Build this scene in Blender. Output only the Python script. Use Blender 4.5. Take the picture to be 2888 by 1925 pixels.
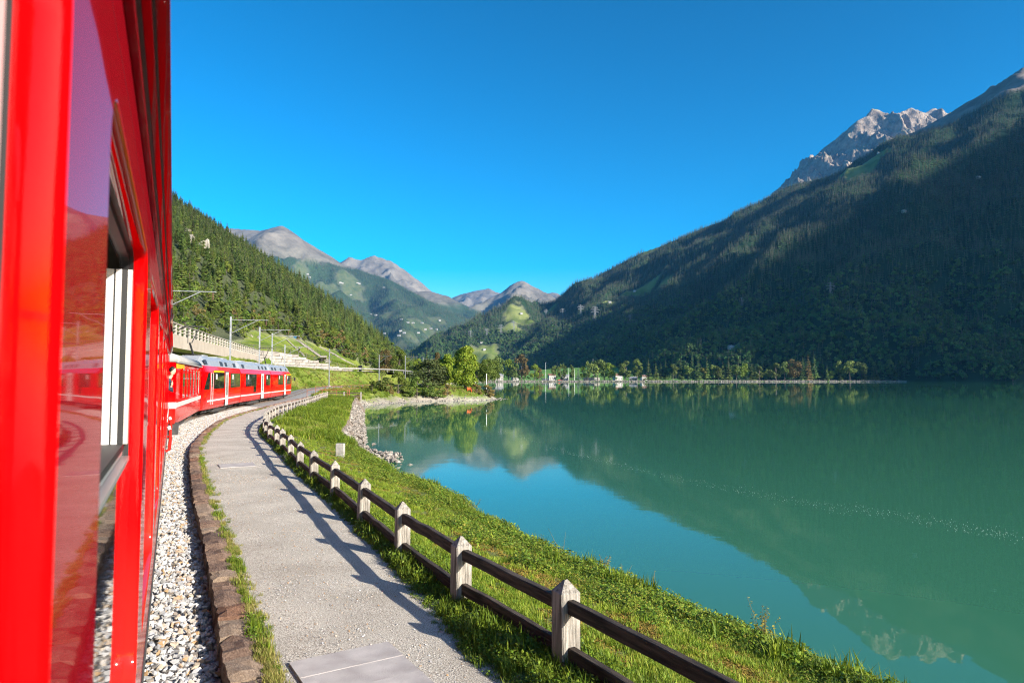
import bpy, math, random
import numpy as np
from mathutils import Vector, Matrix

for o in list(bpy.data.objects):
    bpy.data.objects.remove(o)
SC = bpy.context.scene
COL = SC.collection
PI = math.pi
R = math.radians
rng = np.random.default_rng(7)
random.seed(7)

# ------------------------------------------------------------------ camera
CAM_Z = 2.42
HAZE = 2.8e-5
PITCH = math.atan(104.5 / 1925.0)
cam_data = bpy.data.cameras.new('camera')
cam = bpy.data.objects.new('camera', cam_data)
COL.objects.link(cam)
cam.location = (0, 0, CAM_Z)
cam.rotation_euler = (PI / 2 + PITCH, 0, 0)
cam_data.sensor_width = 36
cam_data.lens = 24
cam_data.clip_start = 0.05
cam_data.clip_end = 60000
cam_data.dof.use_dof = True
cam_data.dof.focus_distance = 14.0
cam_data.dof.aperture_fstop = 3.2
SC.camera = cam

# ------------------------------------------------------------------ light
SUN_EL = R(21.8)
SUN_DIR = Vector((0.808 * math.cos(SUN_EL), -0.588 * math.cos(SUN_EL), math.sin(SUN_EL)))
world = bpy.data.worlds.new('World')
SC.world = world
world.use_nodes = True
wn = world.node_tree.nodes
wl = world.node_tree.links
bg = wn['Background']
sky = wn.new('ShaderNodeTexSky')
sky.sky_type = 'NISHITA'
sky.sun_disc = False
sky.sun_elevation = SUN_EL
sky.sun_rotation = math.atan2(0.808, -0.588)
sky.altitude = 1000
sky.air_density = 1.0
sky.dust_density = 1.8
sky.ozone_density = 2.2
hs = wn.new('ShaderNodeHueSaturation')
hs.inputs['Saturation'].default_value = 1.42
hs.inputs['Hue'].default_value = 0.487
vm1 = wn.new('ShaderNodeVectorMath'); vm1.operation = 'SCALE'; vm1.inputs['Scale'].default_value = 0.14
gm = wn.new('ShaderNodeGamma'); gm.inputs['Gamma'].default_value = 1.5
vm2 = wn.new('ShaderNodeVectorMath'); vm2.operation = 'SCALE'; vm2.inputs['Scale'].default_value = 1 / 0.14
wl.new(sky.outputs[0], vm1.inputs[0]); wl.new(vm1.outputs[0], gm.inputs['Color']); wl.new(gm.outputs[0], vm2.inputs[0])
wl.new(vm2.outputs[0], hs.inputs['Color'])
wl.new(hs.outputs[0], bg.inputs['Color'])
bg.inputs['Strength'].default_value = 0.112

sun_data = bpy.data.lights.new('sun', 'SUN')
sun_data.energy = 4.6
sun_data.angle = R(0.53)
sun_data.color = (1.0, 0.93, 0.82)
sun = bpy.data.objects.new('sun', sun_data)
COL.objects.link(sun)
sun.location = (200, -150, 300)
sun.rotation_euler = SUN_DIR.to_track_quat('Z', 'Y').to_euler()

SC.view_settings.view_transform = 'Standard'
SC.view_settings.look = 'None'
SC.view_settings.gamma = 1
SC.view_settings.use_curve_mapping = False
SC.view_settings.exposure = 1.45
SC.render.engine = 'CYCLES'
SC.cycles.use_denoising = True
SC.cycles.filter_width = 1.1
SC.cycles.denoising_prefilter = 'NONE'
SC.cycles.max_bounces = 6
SC.cycles.diffuse_bounces = 2
SC.cycles.glossy_bounces = 3
SC.cycles.transmission_bounces = 3
SC.cycles.transparent_max_bounces = 6
SC.cycles.volume_bounces = 0
SC.cycles.sample_clamp_indirect = 4

# ------------------------------------------------------------------ geometry of the view: a pixel plus its own distance gives a point
def ray(px, py):
    a = (px - 1444) / 1925.0
    b = (962.5 - py) / 1925.0
    c, s = math.cos(PITCH), math.sin(PITCH)
    return np.array([a, c - b * s, s + b * c])

def at(px, py, Y=None, z=None):
    d = ray(px, py)
    t = Y / d[1] if Y is not None else (z - CAM_Z) / d[2]
    return (d[0] * t, d[1] * t, CAM_Z + d[2] * t)

# ------------------------------------------------------------------ noise
def _grad(ix, iy, seed):
    h = (ix.astype(np.int64) * 374761393 + iy.astype(np.int64) * 668265263 + seed * 974634777) & 0xffffffff
    h = ((h ^ (h >> 13)) * 1274126177) & 0xffffffff
    h = h ^ (h >> 16)
    a = (h & 0xffff) / 65536.0 * 2 * np.pi
    return np.cos(a), np.sin(a)

def pnoise(x, y, seed=0):
    x = np.asarray(x, float); y = np.asarray(y, float)
    ix = np.floor(x); iy = np.floor(y)
    fx = x - ix; fy = y - iy
    u = fx ** 3 * (fx * (fx * 6 - 15) + 10); v = fy ** 3 * (fy * (fy * 6 - 15) + 10)
    out = []
    for dx, dy in ((0, 0), (1, 0), (0, 1), (1, 1)):
        gx, gy = _grad(ix + dx, iy + dy, seed)
        out.append(gx * (fx - dx) + gy * (fy - dy))
    a = out[0] + u * (out[1] - out[0]); b = out[2] + u * (out[3] - out[2])
    return (a + v * (b - a)) * 1.5

def fbm(x, y, octv=5, seed=0, ridged=False, gain=0.5):
    s = 0; a = 1; f = 1; n = 0
    for k in range(octv):
        t = pnoise(np.asarray(x) * f, np.asarray(y) * f, seed + k * 17)
        if ridged:
            t = 1 - 2 * np.abs(t)
        s = s + a * t; n += a
        a *= gain; f *= 2.03
    return s / n

# ------------------------------------------------------------------ objects
def props(o, label=None, cat=None, group=None, kind=None):
    if label: o['label'] = label
    if cat: o['category'] = cat
    if group: o['group'] = group
    if kind: o['kind'] = kind
    return o

def thing(name, loc=(0, 0, 0), rz=0, label=None, cat=None, group=None):
    o = bpy.data.objects.new(name, None)
    COL.objects.link(o)
    o.location = loc
    o.rotation_euler = (0, 0, rz)
    o.empty_display_size = 0.2
    return props(o, label, cat, group)

def link(name, me, parent=None, loc=None, rz=None, scale=None):
    o = bpy.data.objects.new(name, me)
    COL.objects.link(o)
    if parent is not None: o.parent = parent
    if loc is not None: o.location = loc
    if rz is not None: o.rotation_euler = (0, 0, rz)
    if scale is not None: o.scale = scale if hasattr(scale, '__len__') else (scale,) * 3
    return o

def copy_tree(o, parent=None):
    c = o.copy()
    COL.objects.link(c)
    if parent is not None: c.parent = parent
    for ch in o.children:
        copy_tree(ch, c)
    return c

class MB:
    """collects shapes of one mesh"""
    def __init__(s):
        s.v = []; s.f = []; s.m = []; s.sm = []
    def add(s, vs, fs, mi=0, smooth=False):
        n = len(s.v)
        s.v.extend([tuple(p) for p in vs])
        for f in fs:
            s.f.append([i + n for i in f]); s.m.append(mi); s.sm.append(smooth)
        return s
    def box(s, c, d, mi=0, rz=0, M=None):
        hx, hy, hz = d[0] / 2, d[1] / 2, d[2] / 2
        vs = [Vector((x, y, z)) for z in (-hz, hz) for x, y in ((-hx, -hy), (hx, -hy), (hx, hy), (-hx, hy))]
        rot = Matrix.Rotation(rz, 3, 'Z') if M is None else M
        vs = [rot @ p + Vector(c) for p in vs]
        return s.add(vs, [(3, 2, 1, 0), (4, 5, 6, 7), (0, 1, 5, 4), (1, 2, 6, 5), (2, 3, 7, 6), (3, 0, 4, 7)], mi)
    def bar(s, a, b, w, h=None, mi=0, up=(0, 0, 1)):
        a = Vector(a); b = Vector(b); h = h or w
        d = (b - a); L = d.length; d = d.normalized(); u = Vector(up)
        if abs(d.dot(u)) > .98: u = Vector((1, 0, 0))
        r = d.cross(u).normalized(); u = r.cross(d)
        M = Matrix((d, r, u)).transposed()
        return s.box((a + b) / 2, (L, w, h), mi, M=M)
    def tube(s, pts, r, n=8, mi=0, caps=True, smooth=True):
        pts = [Vector(p) for p in pts]
        rs = r if hasattr(r, '__len__') else [r] * len(pts)
        vs = []
        for i, p in enumerate(pts):
            d = (pts[min(i + 1, len(pts) - 1)] - pts[max(i - 1, 0)]).normalized()
            u = Vector((0, 0, 1)) if abs(d.z) < .9 else Vector((1, 0, 0))
            a = d.cross(u).normalized(); b = d.cross(a)
            for k in range(n):
                t = 2 * PI * k / n
                vs.append(p + (a * math.cos(t) + b * math.sin(t)) * rs[i])
        fs = []
        for i in range(len(pts) - 1):
            for k in range(n):
                k2 = (k + 1) % n
                fs.append((i * n + k, i * n + k2, (i + 1) * n + k2, (i + 1) * n + k))
        s.add(vs, fs, mi, smooth)
        if caps:
            m = len(pts) - 1
            s.add(vs[:n], [tuple(range(n))], mi); s.add(vs[m * n:], [tuple(reversed(range(n)))], mi)
        return s
    def loft(s, loops, mi=0, closed=True, caps=False, smooth=False):
        n = len(loops[0]); vs = [p for l in loops for p in l]; fs = []
        for i in range(len(loops) - 1):
            for k in range(n if closed else n - 1):
                k2 = (k + 1) % n
                fs.append((i * n + k, i * n + k2, (i + 1) * n + k2, (i + 1) * n + k))
        if caps:
            fs.append(tuple(reversed(range(n)))); m = (len(loops) - 1) * n
            fs.append(tuple(range(m, m + n)))
        return s.add(vs, fs, mi, smooth)
    def mesh(s, name, mats):
        me = bpy.data.meshes.new(name)
        me.from_pydata(s.v, [], s.f)
        for m in (mats if isinstance(mats, (list, tuple)) else [mats]):
            me.materials.append(m)
        me.polygons.foreach_set('material_index', s.m)
        me.polygons.foreach_set('use_smooth', s.sm)
        me.update()
        return me
    def build(s, name, mats, parent=None, loc=None, rz=None):
        return link(name, s.mesh(name, mats), parent, loc, rz)

def grid_mesh(name, P, mats, smooth=True, attr=None):
    """P: (nu, nv, 3) array -> quad mesh, fast"""
    nu, nv = P.shape[:2]
    me = bpy.data.meshes.new(name)
    V = P.reshape(-1, 3).astype(np.float32)
    idx = np.arange(nu * nv).reshape(nu, nv)
    F = np.stack([idx[:-1, :-1], idx[1:, :-1], idx[1:, 1:], idx[:-1, 1:]], -1).reshape(-1, 4).astype(np.int32)
    fast_mesh(me, V, F)
    for m in (mats if isinstance(mats, (list, tuple)) else [mats]):
        me.materials.append(m)
    if smooth:
        me.polygons.foreach_set('use_smooth', np.ones(len(F), bool))
    if attr:
        for k, a in attr.items():
            at_ = me.attributes.new(k, 'FLOAT', 'POINT')
            at_.data.foreach_set('value', np.asarray(a, np.float32).ravel())
    return me

def fast_mesh(me, V, F):
    me.vertices.add(len(V)); me.vertices.foreach_set('co', np.asarray(V, np.float32).ravel())
    n = F.shape[1]
    me.loops.add(F.size); me.loops.foreach_set('vertex_index', F.astype(np.int32).ravel())
    me.polygons.add(len(F))
    me.polygons.foreach_set('loop_start', np.arange(0, F.size, n, dtype=np.int32))
    me.update(calc_edges=True)
    me.validate()

# ------------------------------------------------------------------ materials
def _nt(name):
    m = bpy.data.materials.new(name); m.use_nodes = True
    nt = m.node_tree
    return m, nt, nt.nodes, nt.links, nt.nodes['Principled BSDF']

def ramp(N, cols):
    r = N.new('ShaderNodeValToRGB'); e = r.color_ramp.elements
    while len(e) < len(cols): e.new(0.5)
    for k, (p, c) in enumerate(cols):
        e[k].position = p; e[k].color = (*c, 1)
    return r

def M(name, c, c2=None, scale=5.0, detail=6, rough=0.7, bump=0.0, bscale=None, spec=0.4, coat=0.0, metal=0.0,
      rnd=0.0, stretch=None, lo=0.35, hi=0.65, dist=0.02, island=0.0):
    m, nt, N, L, b = _nt(name)
    b.inputs['Roughness'].default_value = rough
    b.inputs['Specular IOR Level'].default_value = spec
    b.inputs['Metallic'].default_value = metal
    b.inputs['Coat Weight'].default_value = coat
    b.inputs['Coat Roughness'].default_value = 0.04
    b.inputs['Base Color'].default_value = (*c, 1)
    tc = N.new('ShaderNodeTexCoord'); src = tc.outputs['Object']
    if stretch:
        mp = N.new('ShaderNodeMapping'); mp.inputs['Scale'].default_value = stretch
        L.new(src, mp.inputs[0]); src = mp.outputs[0]
    out = None
    if c2:
        nz = N.new('ShaderNodeTexNoise'); nz.inputs['Scale'].default_value = scale; nz.inputs['Detail'].default_value = detail
        L.new(src, nz.inputs['Vector'])
        r = ramp(N, [(lo, c), (hi, c2)])
        L.new(nz.outputs['Fac'], r.inputs[0]); out = r.outputs[0]
    if rnd or island:
        h = N.new('ShaderNodeHueSaturation')
        if out: L.new(out, h.inputs['Color'])
        else: h.inputs['Color'].default_value = (*c, 1)
        mr = N.new('ShaderNodeMapRange')
        if island:
            g = N.new('ShaderNodeNewGeometry'); L.new(g.outputs['Random Per Island'], mr.inputs[0]); k = island
        else:
            oi = N.new('ShaderNodeObjectInfo'); L.new(oi.outputs['Random'], mr.inputs[0]); k = rnd
        mr.inputs[3].default_value = 1 - k; mr.inputs[4].default_value = 1 + k
        L.new(mr.outputs[0], h.inputs['Value']); out = h.outputs[0]
    if out: L.new(out, b.inputs['Base Color'])
    if bump:
        n2 = N.new('ShaderNodeTexNoise'); n2.inputs['Scale'].default_value = bscale or scale * 3; n2.inputs['Detail'].default_value = 5
        L.new(src, n2.inputs['Vector'])
        bp = N.new('ShaderNodeBump'); bp.inputs['Strength'].default_value = bump; bp.inputs['Distance'].default_value = dist
        L.new(n2.outputs['Fac'], bp.inputs['Height']); L.new(bp.outputs[0], b.inputs['Normal'])
    return m

def leaf_mat(name, cols, transl=0.3, rough=0.6, obj=0.25, hue=0.0):
    """colour per leaf (random per island), brightness per plant"""
    m, nt, N, L, b = _nt(name)
    g = N.new('ShaderNodeNewGeometry')
    r = ramp(N, [(k / max(1, len(cols) - 1), c) for k, c in enumerate(cols)])
    L.new(g.outputs['Random Per Island'], r.inputs[0])
    oi = N.new('ShaderNodeObjectInfo')
    mr = N.new('ShaderNodeMapRange'); mr.inputs[3].default_value = 1 - obj; mr.inputs[4].default_value = 1 + obj
    L.new(oi.outputs['Random'], mr.inputs[0])
    h = N.new('ShaderNodeHueSaturation'); L.new(r.outputs[0], h.inputs['Color']); L.new(mr.outputs[0], h.inputs['Value'])
    if hue:
        mu = N.new('ShaderNodeMath'); mu.operation = 'MULTIPLY'; mu.inputs[1].default_value = 7.31
        fr = N.new('ShaderNodeMath'); fr.operation = 'FRACT'
        L.new(oi.outputs['Random'], mu.inputs[0]); L.new(mu.outputs[0], fr.inputs[0])
        m2 = N.new('ShaderNodeMapRange'); m2.inputs[3].default_value = .5 - hue; m2.inputs[4].default_value = .5 + hue * .5
        L.new(fr.outputs[0], m2.inputs[0]); L.new(m2.outputs[0], h.inputs['Hue'])
    L.new(h.outputs[0], b.inputs['Base Color'])
    b.inputs['Roughness'].default_value = rough; b.inputs['Specular IOR Level'].default_value = 0.25
    if transl:
        t = N.new('ShaderNodeBsdfTranslucent'); L.new(h.outputs[0], t.inputs[0])
        mx = N.new('ShaderNodeMixShader'); mx.inputs[0].default_value = transl
        L.new(b.outputs[0], mx.inputs[1]); L.new(t.outputs[0], mx.inputs[2])
        L.new(mx.outputs[0], N['Material Output'].inputs[0])
    return m

def glass_dark(name, c=(0.012, 0.014, 0.015), rough=0.03):
    m, nt, N, L, b = _nt(name)
    b.inputs['Base Color'].default_value = (*c, 1); b.inputs['Roughness'].default_value = rough
    b.inputs['Specular IOR Level'].default_value = 0.6
    return m

# ------------------------------------------------------------------ scatter: instances of small meshes on points, one object
def scatter(name, P, protos, scale, rz=None, rot=None, idx=None, label=None, cat=None):
    n = len(P)
    me = bpy.data.meshes.new(name)
    me.vertices.add(n); me.vertices.foreach_set('co', np.asarray(P, np.float32).ravel())
    if rot is None:
        rot = np.zeros((n, 3)); rot[:, 2] = rz if rz is not None else rng.uniform(0, 2 * PI, n)
    sc = np.asarray(scale, float)
    if sc.ndim == 1: sc = np.repeat(sc[:, None], 3, 1)
    if idx is None: idx = rng.integers(0, len(protos), n)
    a = me.attributes.new('rot', 'FLOAT_VECTOR', 'POINT'); a.data.foreach_set('vector', np.asarray(rot, np.float32).ravel())
    a = me.attributes.new('scl', 'FLOAT_VECTOR', 'POINT'); a.data.foreach_set('vector', sc.astype(np.float32).ravel())
    a = me.attributes.new('pick', 'INT', 'POINT'); a.data.foreach_set('value', np.asarray(idx, np.int32))
    c = bpy.data.collections.new(name + '_kinds')
    for k, p in enumerate(protos):
        po = bpy.data.objects.new('%s_kind_%02d' % (name, k), p)
        c.objects.link(po)
    o = link(name, me)
    g = bpy.data.node_groups.new(name + '_scatter', 'GeometryNodeTree')
    g.interface.new_socket('Geometry', in_out='INPUT', socket_type='NodeSocketGeometry')
    g.interface.new_socket('Geometry', in_out='OUTPUT', socket_type='NodeSocketGeometry')
    N = g.nodes; L = g.links
    gi = N.new('NodeGroupInput'); go = N.new('NodeGroupOutput')
    ip = N.new('GeometryNodeInstanceOnPoints')
    ci = N.new('GeometryNodeCollectionInfo'); ci.inputs['Collection'].default_value = c
    ci.inputs['Separate Children'].default_value = True; ci.inputs['Reset Children'].default_value = True
    def na(nm, t):
        q = N.new('GeometryNodeInputNamedAttribute'); q.data_type = t; q.inputs['Name'].default_value = nm
        return q.outputs['Attribute']
    L.new(gi.outputs[0], ip.inputs['Points']); L.new(ci.outputs[0], ip.inputs['Instance'])
    ip.inputs['Pick Instance'].default_value = True
    L.new(na('pick', 'INT'), ip.inputs['Instance Index'])
    L.new(na('rot', 'FLOAT_VECTOR'), ip.inputs['Rotation'])
    L.new(na('scl', 'FLOAT_VECTOR'), ip.inputs['Scale'])
    L.new(ip.outputs[0], go.inputs[0])
    md = o.modifiers.new('scatter', 'NODES'); md.node_group = g
    props(o, label, cat, None, 'stuff')
    return o

# ------------------------------------------------------------------ height fields
def seg_d(X, Y, a, b):
    ax, ay = a[0], a[1]; bx, by = b[0], b[1]
    L2 = (bx - ax) ** 2 + (by - ay) ** 2 + 1e-9
    t = np.clip(((X - ax) * (bx - ax) + (Y - ay) * (by - ay)) / L2, 0, 1)
    return np.hypot(X - ax - t * (bx - ax), Y - ay - t * (by - ay)), t

def poly_d(X, Y, pts):
    """distance to polyline, z of the nearest point, signed side (+ left of the direction of travel)"""
    best = np.full(np.shape(X), 1e9); zz = np.zeros(np.shape(X)); side = np.zeros(np.shape(X))
    for a, b in zip(pts[:-1], pts[1:]):
        d, t = seg_d(X, Y, a, b)
        m = d < best
        best = np.where(m, d, best)
        if len(a) > 2: zz = np.where(m, a[2] + t * (b[2] - a[2]), zz)
        s = np.sign((b[0] - a[0]) * (Y - a[1]) - (b[1] - a[1]) * (X - a[0]))
        side = np.where(m, s, side)
    return best, zz, side

class HF:
    def __init__(s, x0, x1, y0, y1, step):
        s.x0, s.y0, s.st = x0, y0, step
        s.xs = np.arange(x0, x1 + step, step); s.ys = np.arange(y0, y1 + step, step)
        s.X, s.Y = np.meshgrid(s.xs, s.ys, indexing='ij')
        s.Z = np.full(s.X.shape, -1e9)
    def ridges(s, lines, k, curve=1.0):
        for ln in lines:
            kk = k
            if isinstance(ln, tuple): ln, kk = ln
            for a, b in zip(ln[:-1], ln[1:]):
                d, t = seg_d(s.X, s.Y, a, b)
                z = a[2] + t * (b[2] - a[2]) - kk * d
                s.Z = np.maximum(s.Z, z)
        return s
    def z(s, x, y):
        fx = np.clip((np.asarray(x, float) - s.x0) / s.st, 0, len(s.xs) - 1.001)
        fy = np.clip((np.asarray(y, float) - s.y0) / s.st, 0, len(s.ys) - 1.001)
        i = fx.astype(int); j = fy.astype(int); u = fx - i; v = fy - j
        Z = s.Z
        return (Z[i, j] * (1 - u) + Z[i + 1, j] * u) * (1 - v) + (Z[i, j + 1] * (1 - u) + Z[i + 1, j + 1] * u) * v
    def inside(s, x, y):
        return (x > s.x0) & (x < s.xs[-1]) & (y > s.y0) & (y < s.ys[-1])
    def hit(s, px, py, y0=None, y1=None):
        d = ray(px, py)
        Y = np.linspace(y0 or max(20, s.y0), y1 or s.ys[-1], 4000)
        t = Y / d[1]; X = d[0] * t; Zr = CAM_Z + d[2] * t
        ok = s.inside(X, Y) & (s.z(X, Y) > Zr)
        if not ok.any(): return None
        k = int(np.argmax(ok))
        return (X[k], Y[k], float(s.z(X[k], Y[k])))
    def slope(s):
        gx, gy = np.gradient(s.Z, s.st)
        return np.hypot(gx, gy)
    def mesh(s, name, mats, attr=None):
        return grid_mesh(name, np.stack([s.X, s.Y, s.Z], -1), mats, True, attr)
# ------------------------------------------------------------------ materials of the land
LAKE_Z = -2.2

def terrain_mat(name, rock1, rock2, grass1, grass2, forest, rscale=.01, bump=.6, bd=6.0, bscale=.03, patch=.004):
    """rock by default, 'meadow' and 'forest' point attributes lay grass and forest soil over it"""
    m, nt, N, L, b = _nt(name)
    b.inputs['Roughness'].default_value = .9; b.inputs['Specular IOR Level'].default_value = .15
    tc = N.new('ShaderNodeTexCoord')
    def nz(s, d=8, rough=.6):
        n = N.new('ShaderNodeTexNoise'); n.inputs['Scale'].default_value = s; n.inputs['Detail'].default_value = d
        n.inputs['Roughness'].default_value = rough
        L.new(tc.outputs['Object'], n.inputs['Vector']); return n.outputs['Fac']
    r1 = ramp(N, [(.38, rock1), (.62, rock2)]); L.new(nz(rscale, 10, .7), r1.inputs[0])
    r2 = ramp(N, [(.38, grass1), (.62, grass2)]); L.new(nz(patch * 4, 8), r2.inputs[0])
    def mix(fac, a, c):
        x = N.new('ShaderNodeMix'); x.data_type = 'RGBA'
        L.new(fac, x.inputs[0]); L.new(a, x.inputs[6])
        if isinstance(c, tuple): x.inputs[7].default_value = (*c, 1)
        else: L.new(c, x.inputs[7])
        return x.outputs[2]
    def att(k):
        a = N.new('ShaderNodeAttribute'); a.attribute_name = k; return a.outputs['Fac']
    c = mix(att('meadow'), r1.outputs[0], r2.outputs[0])
    c = mix(att('forest'), c, forest)
    L.new(c, b.inputs['Base Color'])
    bp = N.new('ShaderNodeBump'); bp.inputs['Strength'].default_value = bump; bp.inputs['Distance'].default_value = bd
    L.new(nz(bscale, 10, .65), bp.inputs['Height']); L.new(bp.outputs[0], b.inputs['Normal'])
    return m

m_far_rock = terrain_mat('far_rock', (.085, .076, .060), (.175, .158, .13), (.045, .07, .03), (.085, .10, .045), (.03, .055, .025), .004, .9, 14, .008)
m_peak_rock = terrain_mat('peak_rock', (.12, .098, .08), (.33, .275, .225), (.16, .16, .07), (.28, .26, .13), (.03, .05, .02), .012, 1.0, 22, .02)
m_slope = terrain_mat('wooded_slope', (.14, .115, .095), (.25, .21, .18), (.10, .14, .03), (.19, .21, .07), (.016, .040, .016), .01, .6, 4, .03)
m_hill = terrain_mat('hillside_soil', (.20, .18, .14), (.40, .36, .30), (.09, .14, .015), (.20, .23, .04), (.03, .045, .012), .05, .8, 1.0, .3, .03)
m_valley = terrain_mat('valley_soil', (.25, .24, .2), (.35, .33, .28), (.09, .19, .03), (.13, .24, .04), (.03, .05, .02), .05, .5, .5, .2, .005)

# base sheet to the horizon
gb = MB().box((0, 8000, -6), (60000, 60000, .5))
props(gb.build('ground', M('ground_soil', (.06, .09, .04), (.10, .12, .06), .002)), 'dark valley ground under everything reaching to the horizon', 'ground', None, 'structure')

# lake
m_water, nt, N, L, b = _nt('lake_water')
b.inputs['Base Color'].default_value = (.036, .146, .080, 1)
b.inputs['Roughness'].default_value = .025
b.inputs['IOR'].default_value = 1.33
b.inputs['Specular IOR Level'].default_value = .5
tc = N.new('ShaderNodeTexCoord')
def wnoise(sc, detail, strength, dist, prev=None, stretch=(1, 1, 1), rot=0):
    mp = N.new('ShaderNodeMapping'); mp.inputs['Scale'].default_value = stretch; mp.inputs['Rotation'].default_value = (0, 0, rot)
    L.new(tc.outputs['Object'], mp.inputs[0])
    n = N.new('ShaderNodeTexNoise'); n.inputs['Scale'].default_value = sc; n.inputs['Detail'].default_value = detail
    L.new(mp.outputs[0], n.inputs['Vector'])
    bp = N.new('ShaderNodeBump'); bp.inputs['Strength'].default_value = strength; bp.inputs['Distance'].default_value = dist
    L.new(n.outputs['Fac'], bp.inputs['Height'])
    if prev: L.new(prev, bp.inputs['Normal'])
    return bp.outputs[0]
w1 = wnoise(.35, 2, 1, .0022, None, (1, 1.8, 1), .2)
w2 = wnoise(1.6, 2, 1, .0006, w1, (1, 1.5, 1), -.3)
L.new(w2, b.inputs['Normal'])
# wind lanes: long patches of rougher water
mp = N.new('ShaderNodeMapping'); mp.inputs['Scale'].default_value = (.002, .012, 1); L.new(tc.outputs['Object'], mp.inputs[0])
n3 = N.new('ShaderNodeTexNoise'); n3.inputs['Scale'].default_value = 1; n3.inputs['Detail'].default_value = 4; L.new(mp.outputs[0], n3.inputs['Vector'])
mr = N.new('ShaderNodeMapRange'); mr.inputs[1].default_value = .45; mr.inputs[2].default_value = .7; mr.inputs[3].default_value = .008; mr.inputs[4].default_value = .06
L.new(n3.outputs['Fac'], mr.inputs[0]); L.new(mr.outputs[0], b.inputs['Roughness'])
lk = MB().add([(-90, -500, LAKE_Z), (2600, -500, LAKE_Z), (2600, 1015, LAKE_Z), (-90, 1015, LAKE_Z)], [(0, 1, 2, 3)])
props(lk.build('lake_water', m_water), 'calm turquoise lake mirroring the mountains', 'lake', None, 'structure')

# ------------------------------------------------------------------ lines of the place (plan)
TH = R(26.36)
def interp(pts, n=8):
    """smooth polyline through points (Catmull-Rom), any dimension"""
    P = [np.array(p, float) for p in pts]; out = []
    for i in range(len(P) - 1):
        p0 = P[max(i - 1, 0)]; p1 = P[i]; p2 = P[i + 1]; p3 = P[min(i + 2, len(P) - 1)]
        for k in range(n):
            t = k / n
            out.append(.5 * ((2 * p1) + (-p0 + p2) * t + (2 * p0 - 5 * p1 + 4 * p2 - p3) * t * t + (-p0 + 3 * p1 - 3 * p2 + p3) * t ** 3))
    out.append(P[-1]); return [tuple(p) for p in out]

_st = []
for Y in (-30, -15, 0, 8, 16, 22):
    _st.append((-1.635 - .4956 * Y, Y, 0.0))
TRACK = interp(_st + [(-15.35, 28.3, 0), (-20.2, 41.2, 0), (-24.0, 56.8, 0), (-27.0, 72.8, 0), (-29.9, 89, 0),
                      (-33.4, 108, .3), (-36.2, 122, .6), (-36.6, 134, .85), (-33.0, 146, .95), (-27.5, 155, 1.0),
                      (-23.5, 166, 1.0), (-23, 182, 1), (-28, 212, 1)], 8)
ROAD = interp([(-18, -30, 7), (-24, 10, 7), (-29.5, 35, 7), (-34.5, 55, 7), (-40.4, 74, 7), (-45, 93, 7), (-49.5, 111, 6.6), (-53, 126, 5.6), (-54, 138, 4.8), (-50, 149, 4.4), (-42, 158, 4.2),
               (-33, 167, 4.0), (-30, 182, 3.6), (-36, 215, 3), (-50, 300, 2.5)], 6)
UPPER = interp([(-24, 10, 7), (-29.5, 35, 7), (-34.5, 55, 7), (-40.4, 74, 7), (-42.8, 84, 7), (-47.3, 102, 7), (-51.5, 119, 7), (-56.6, 141, 7), (-60.5, 155, 7)], 6)
SHORE = [(-21.5, 88), (-25.5, 112), (-24, 121), (-19.5, 136), (-15.5, 140), (-9, 141.5), (-3.8, 147), (-2.6, 157), (-6, 170), (-14, 190), (-25, 230),
         (-42, 300), (-62, 450), (-52, 700), (-44, 1003)]

KY = [-30, -10, 5.56, 6.76, 7.87, 11, 15.4, 20.4, 25, 31.7, 40, 48, 55.3, 70, 85, 100]
KX = [15.7, 5.8, -1.92, -2.52, -3.06, -4.6, -6.83, -9.25, -11.4, -14.0, -16.9, -19.0, -20.5, -23.4, -26.0, -28.9]
FY = [-30, -10, 4.0, 6.04, 7.79, 9.74, 12.04, 15, 17.3, 19.6, 21.75, 23.9, 26.4, 27.9, 29.4, 31.9, 37, 44.5, 58.4, 79.5, 91, 100]
FX = [20, 9.3, 1.6, .49, -.62, -1.55, -2.6, -3.93, -5.04, -6.1, -7.0, -8.0, -9.05, -9.8, -10.5, -11.5, -13.3, -15.3, -18.0, -22.3, -24.6, -26.6]
EY = [-30, -10, 8.43, 10.3, 12.1, 13.4, 14.5, 17.7, 21.8, 26.3, 33, 38, 44, 49, 60, 73, 90, 100]
EX = [26, 15, 3.95, 2.97, 2.03, 1.45, .69, -.63, -2.03, -4.4, -7.3, -9.6, -10.9, -11.8, -14.2, -17.2, -20.8, -22.5]
EZY = [-30, 26, 33, 40, 60, 90, 100]
EZZ = [-1.2, -1.2, -1.0, -.75, -.55, -.3, -.15]
from_k = np.ones(9) / 9
_yy = np.arange(-30, 100.01, .25)
def _smooth(y, x):
    v = np.interp(_yy, y, x); p = np.pad(v, 4, mode='edge'); p[:4] = v[0] + (v[1] - v[0]) * np.arange(-4, 0); p[-4:] = v[-1] + (v[-1] - v[-2]) * np.arange(1, 5)
    return np.convolve(p, from_k, 'valid')
_K, _F, _E, _EZ = _smooth(KY, KX), _smooth(FY, FX), _smooth(EY, EX), _smooth(EZY, EZZ)
def KXf(y): return np.interp(y, _yy, _K)
def FXf(y): return np.interp(y, _yy, _F)
def EXf(y): return np.interp(y, _yy, _E)
def EZf(y): return np.interp(y, _yy, _EZ)
TX = np.array([p[0] for p in TRACK]); TY = np.array([p[1] for p in TRACK])
def TXf(y): return np.interp(y, TY[:64], TX[:64])
PATH_Z = -.10

def smoothstep(a, b, x):
    t = np.clip((np.asarray(x, float) - a) / (b - a), 0, 1); return t * t * (3 - 2 * t)

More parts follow.
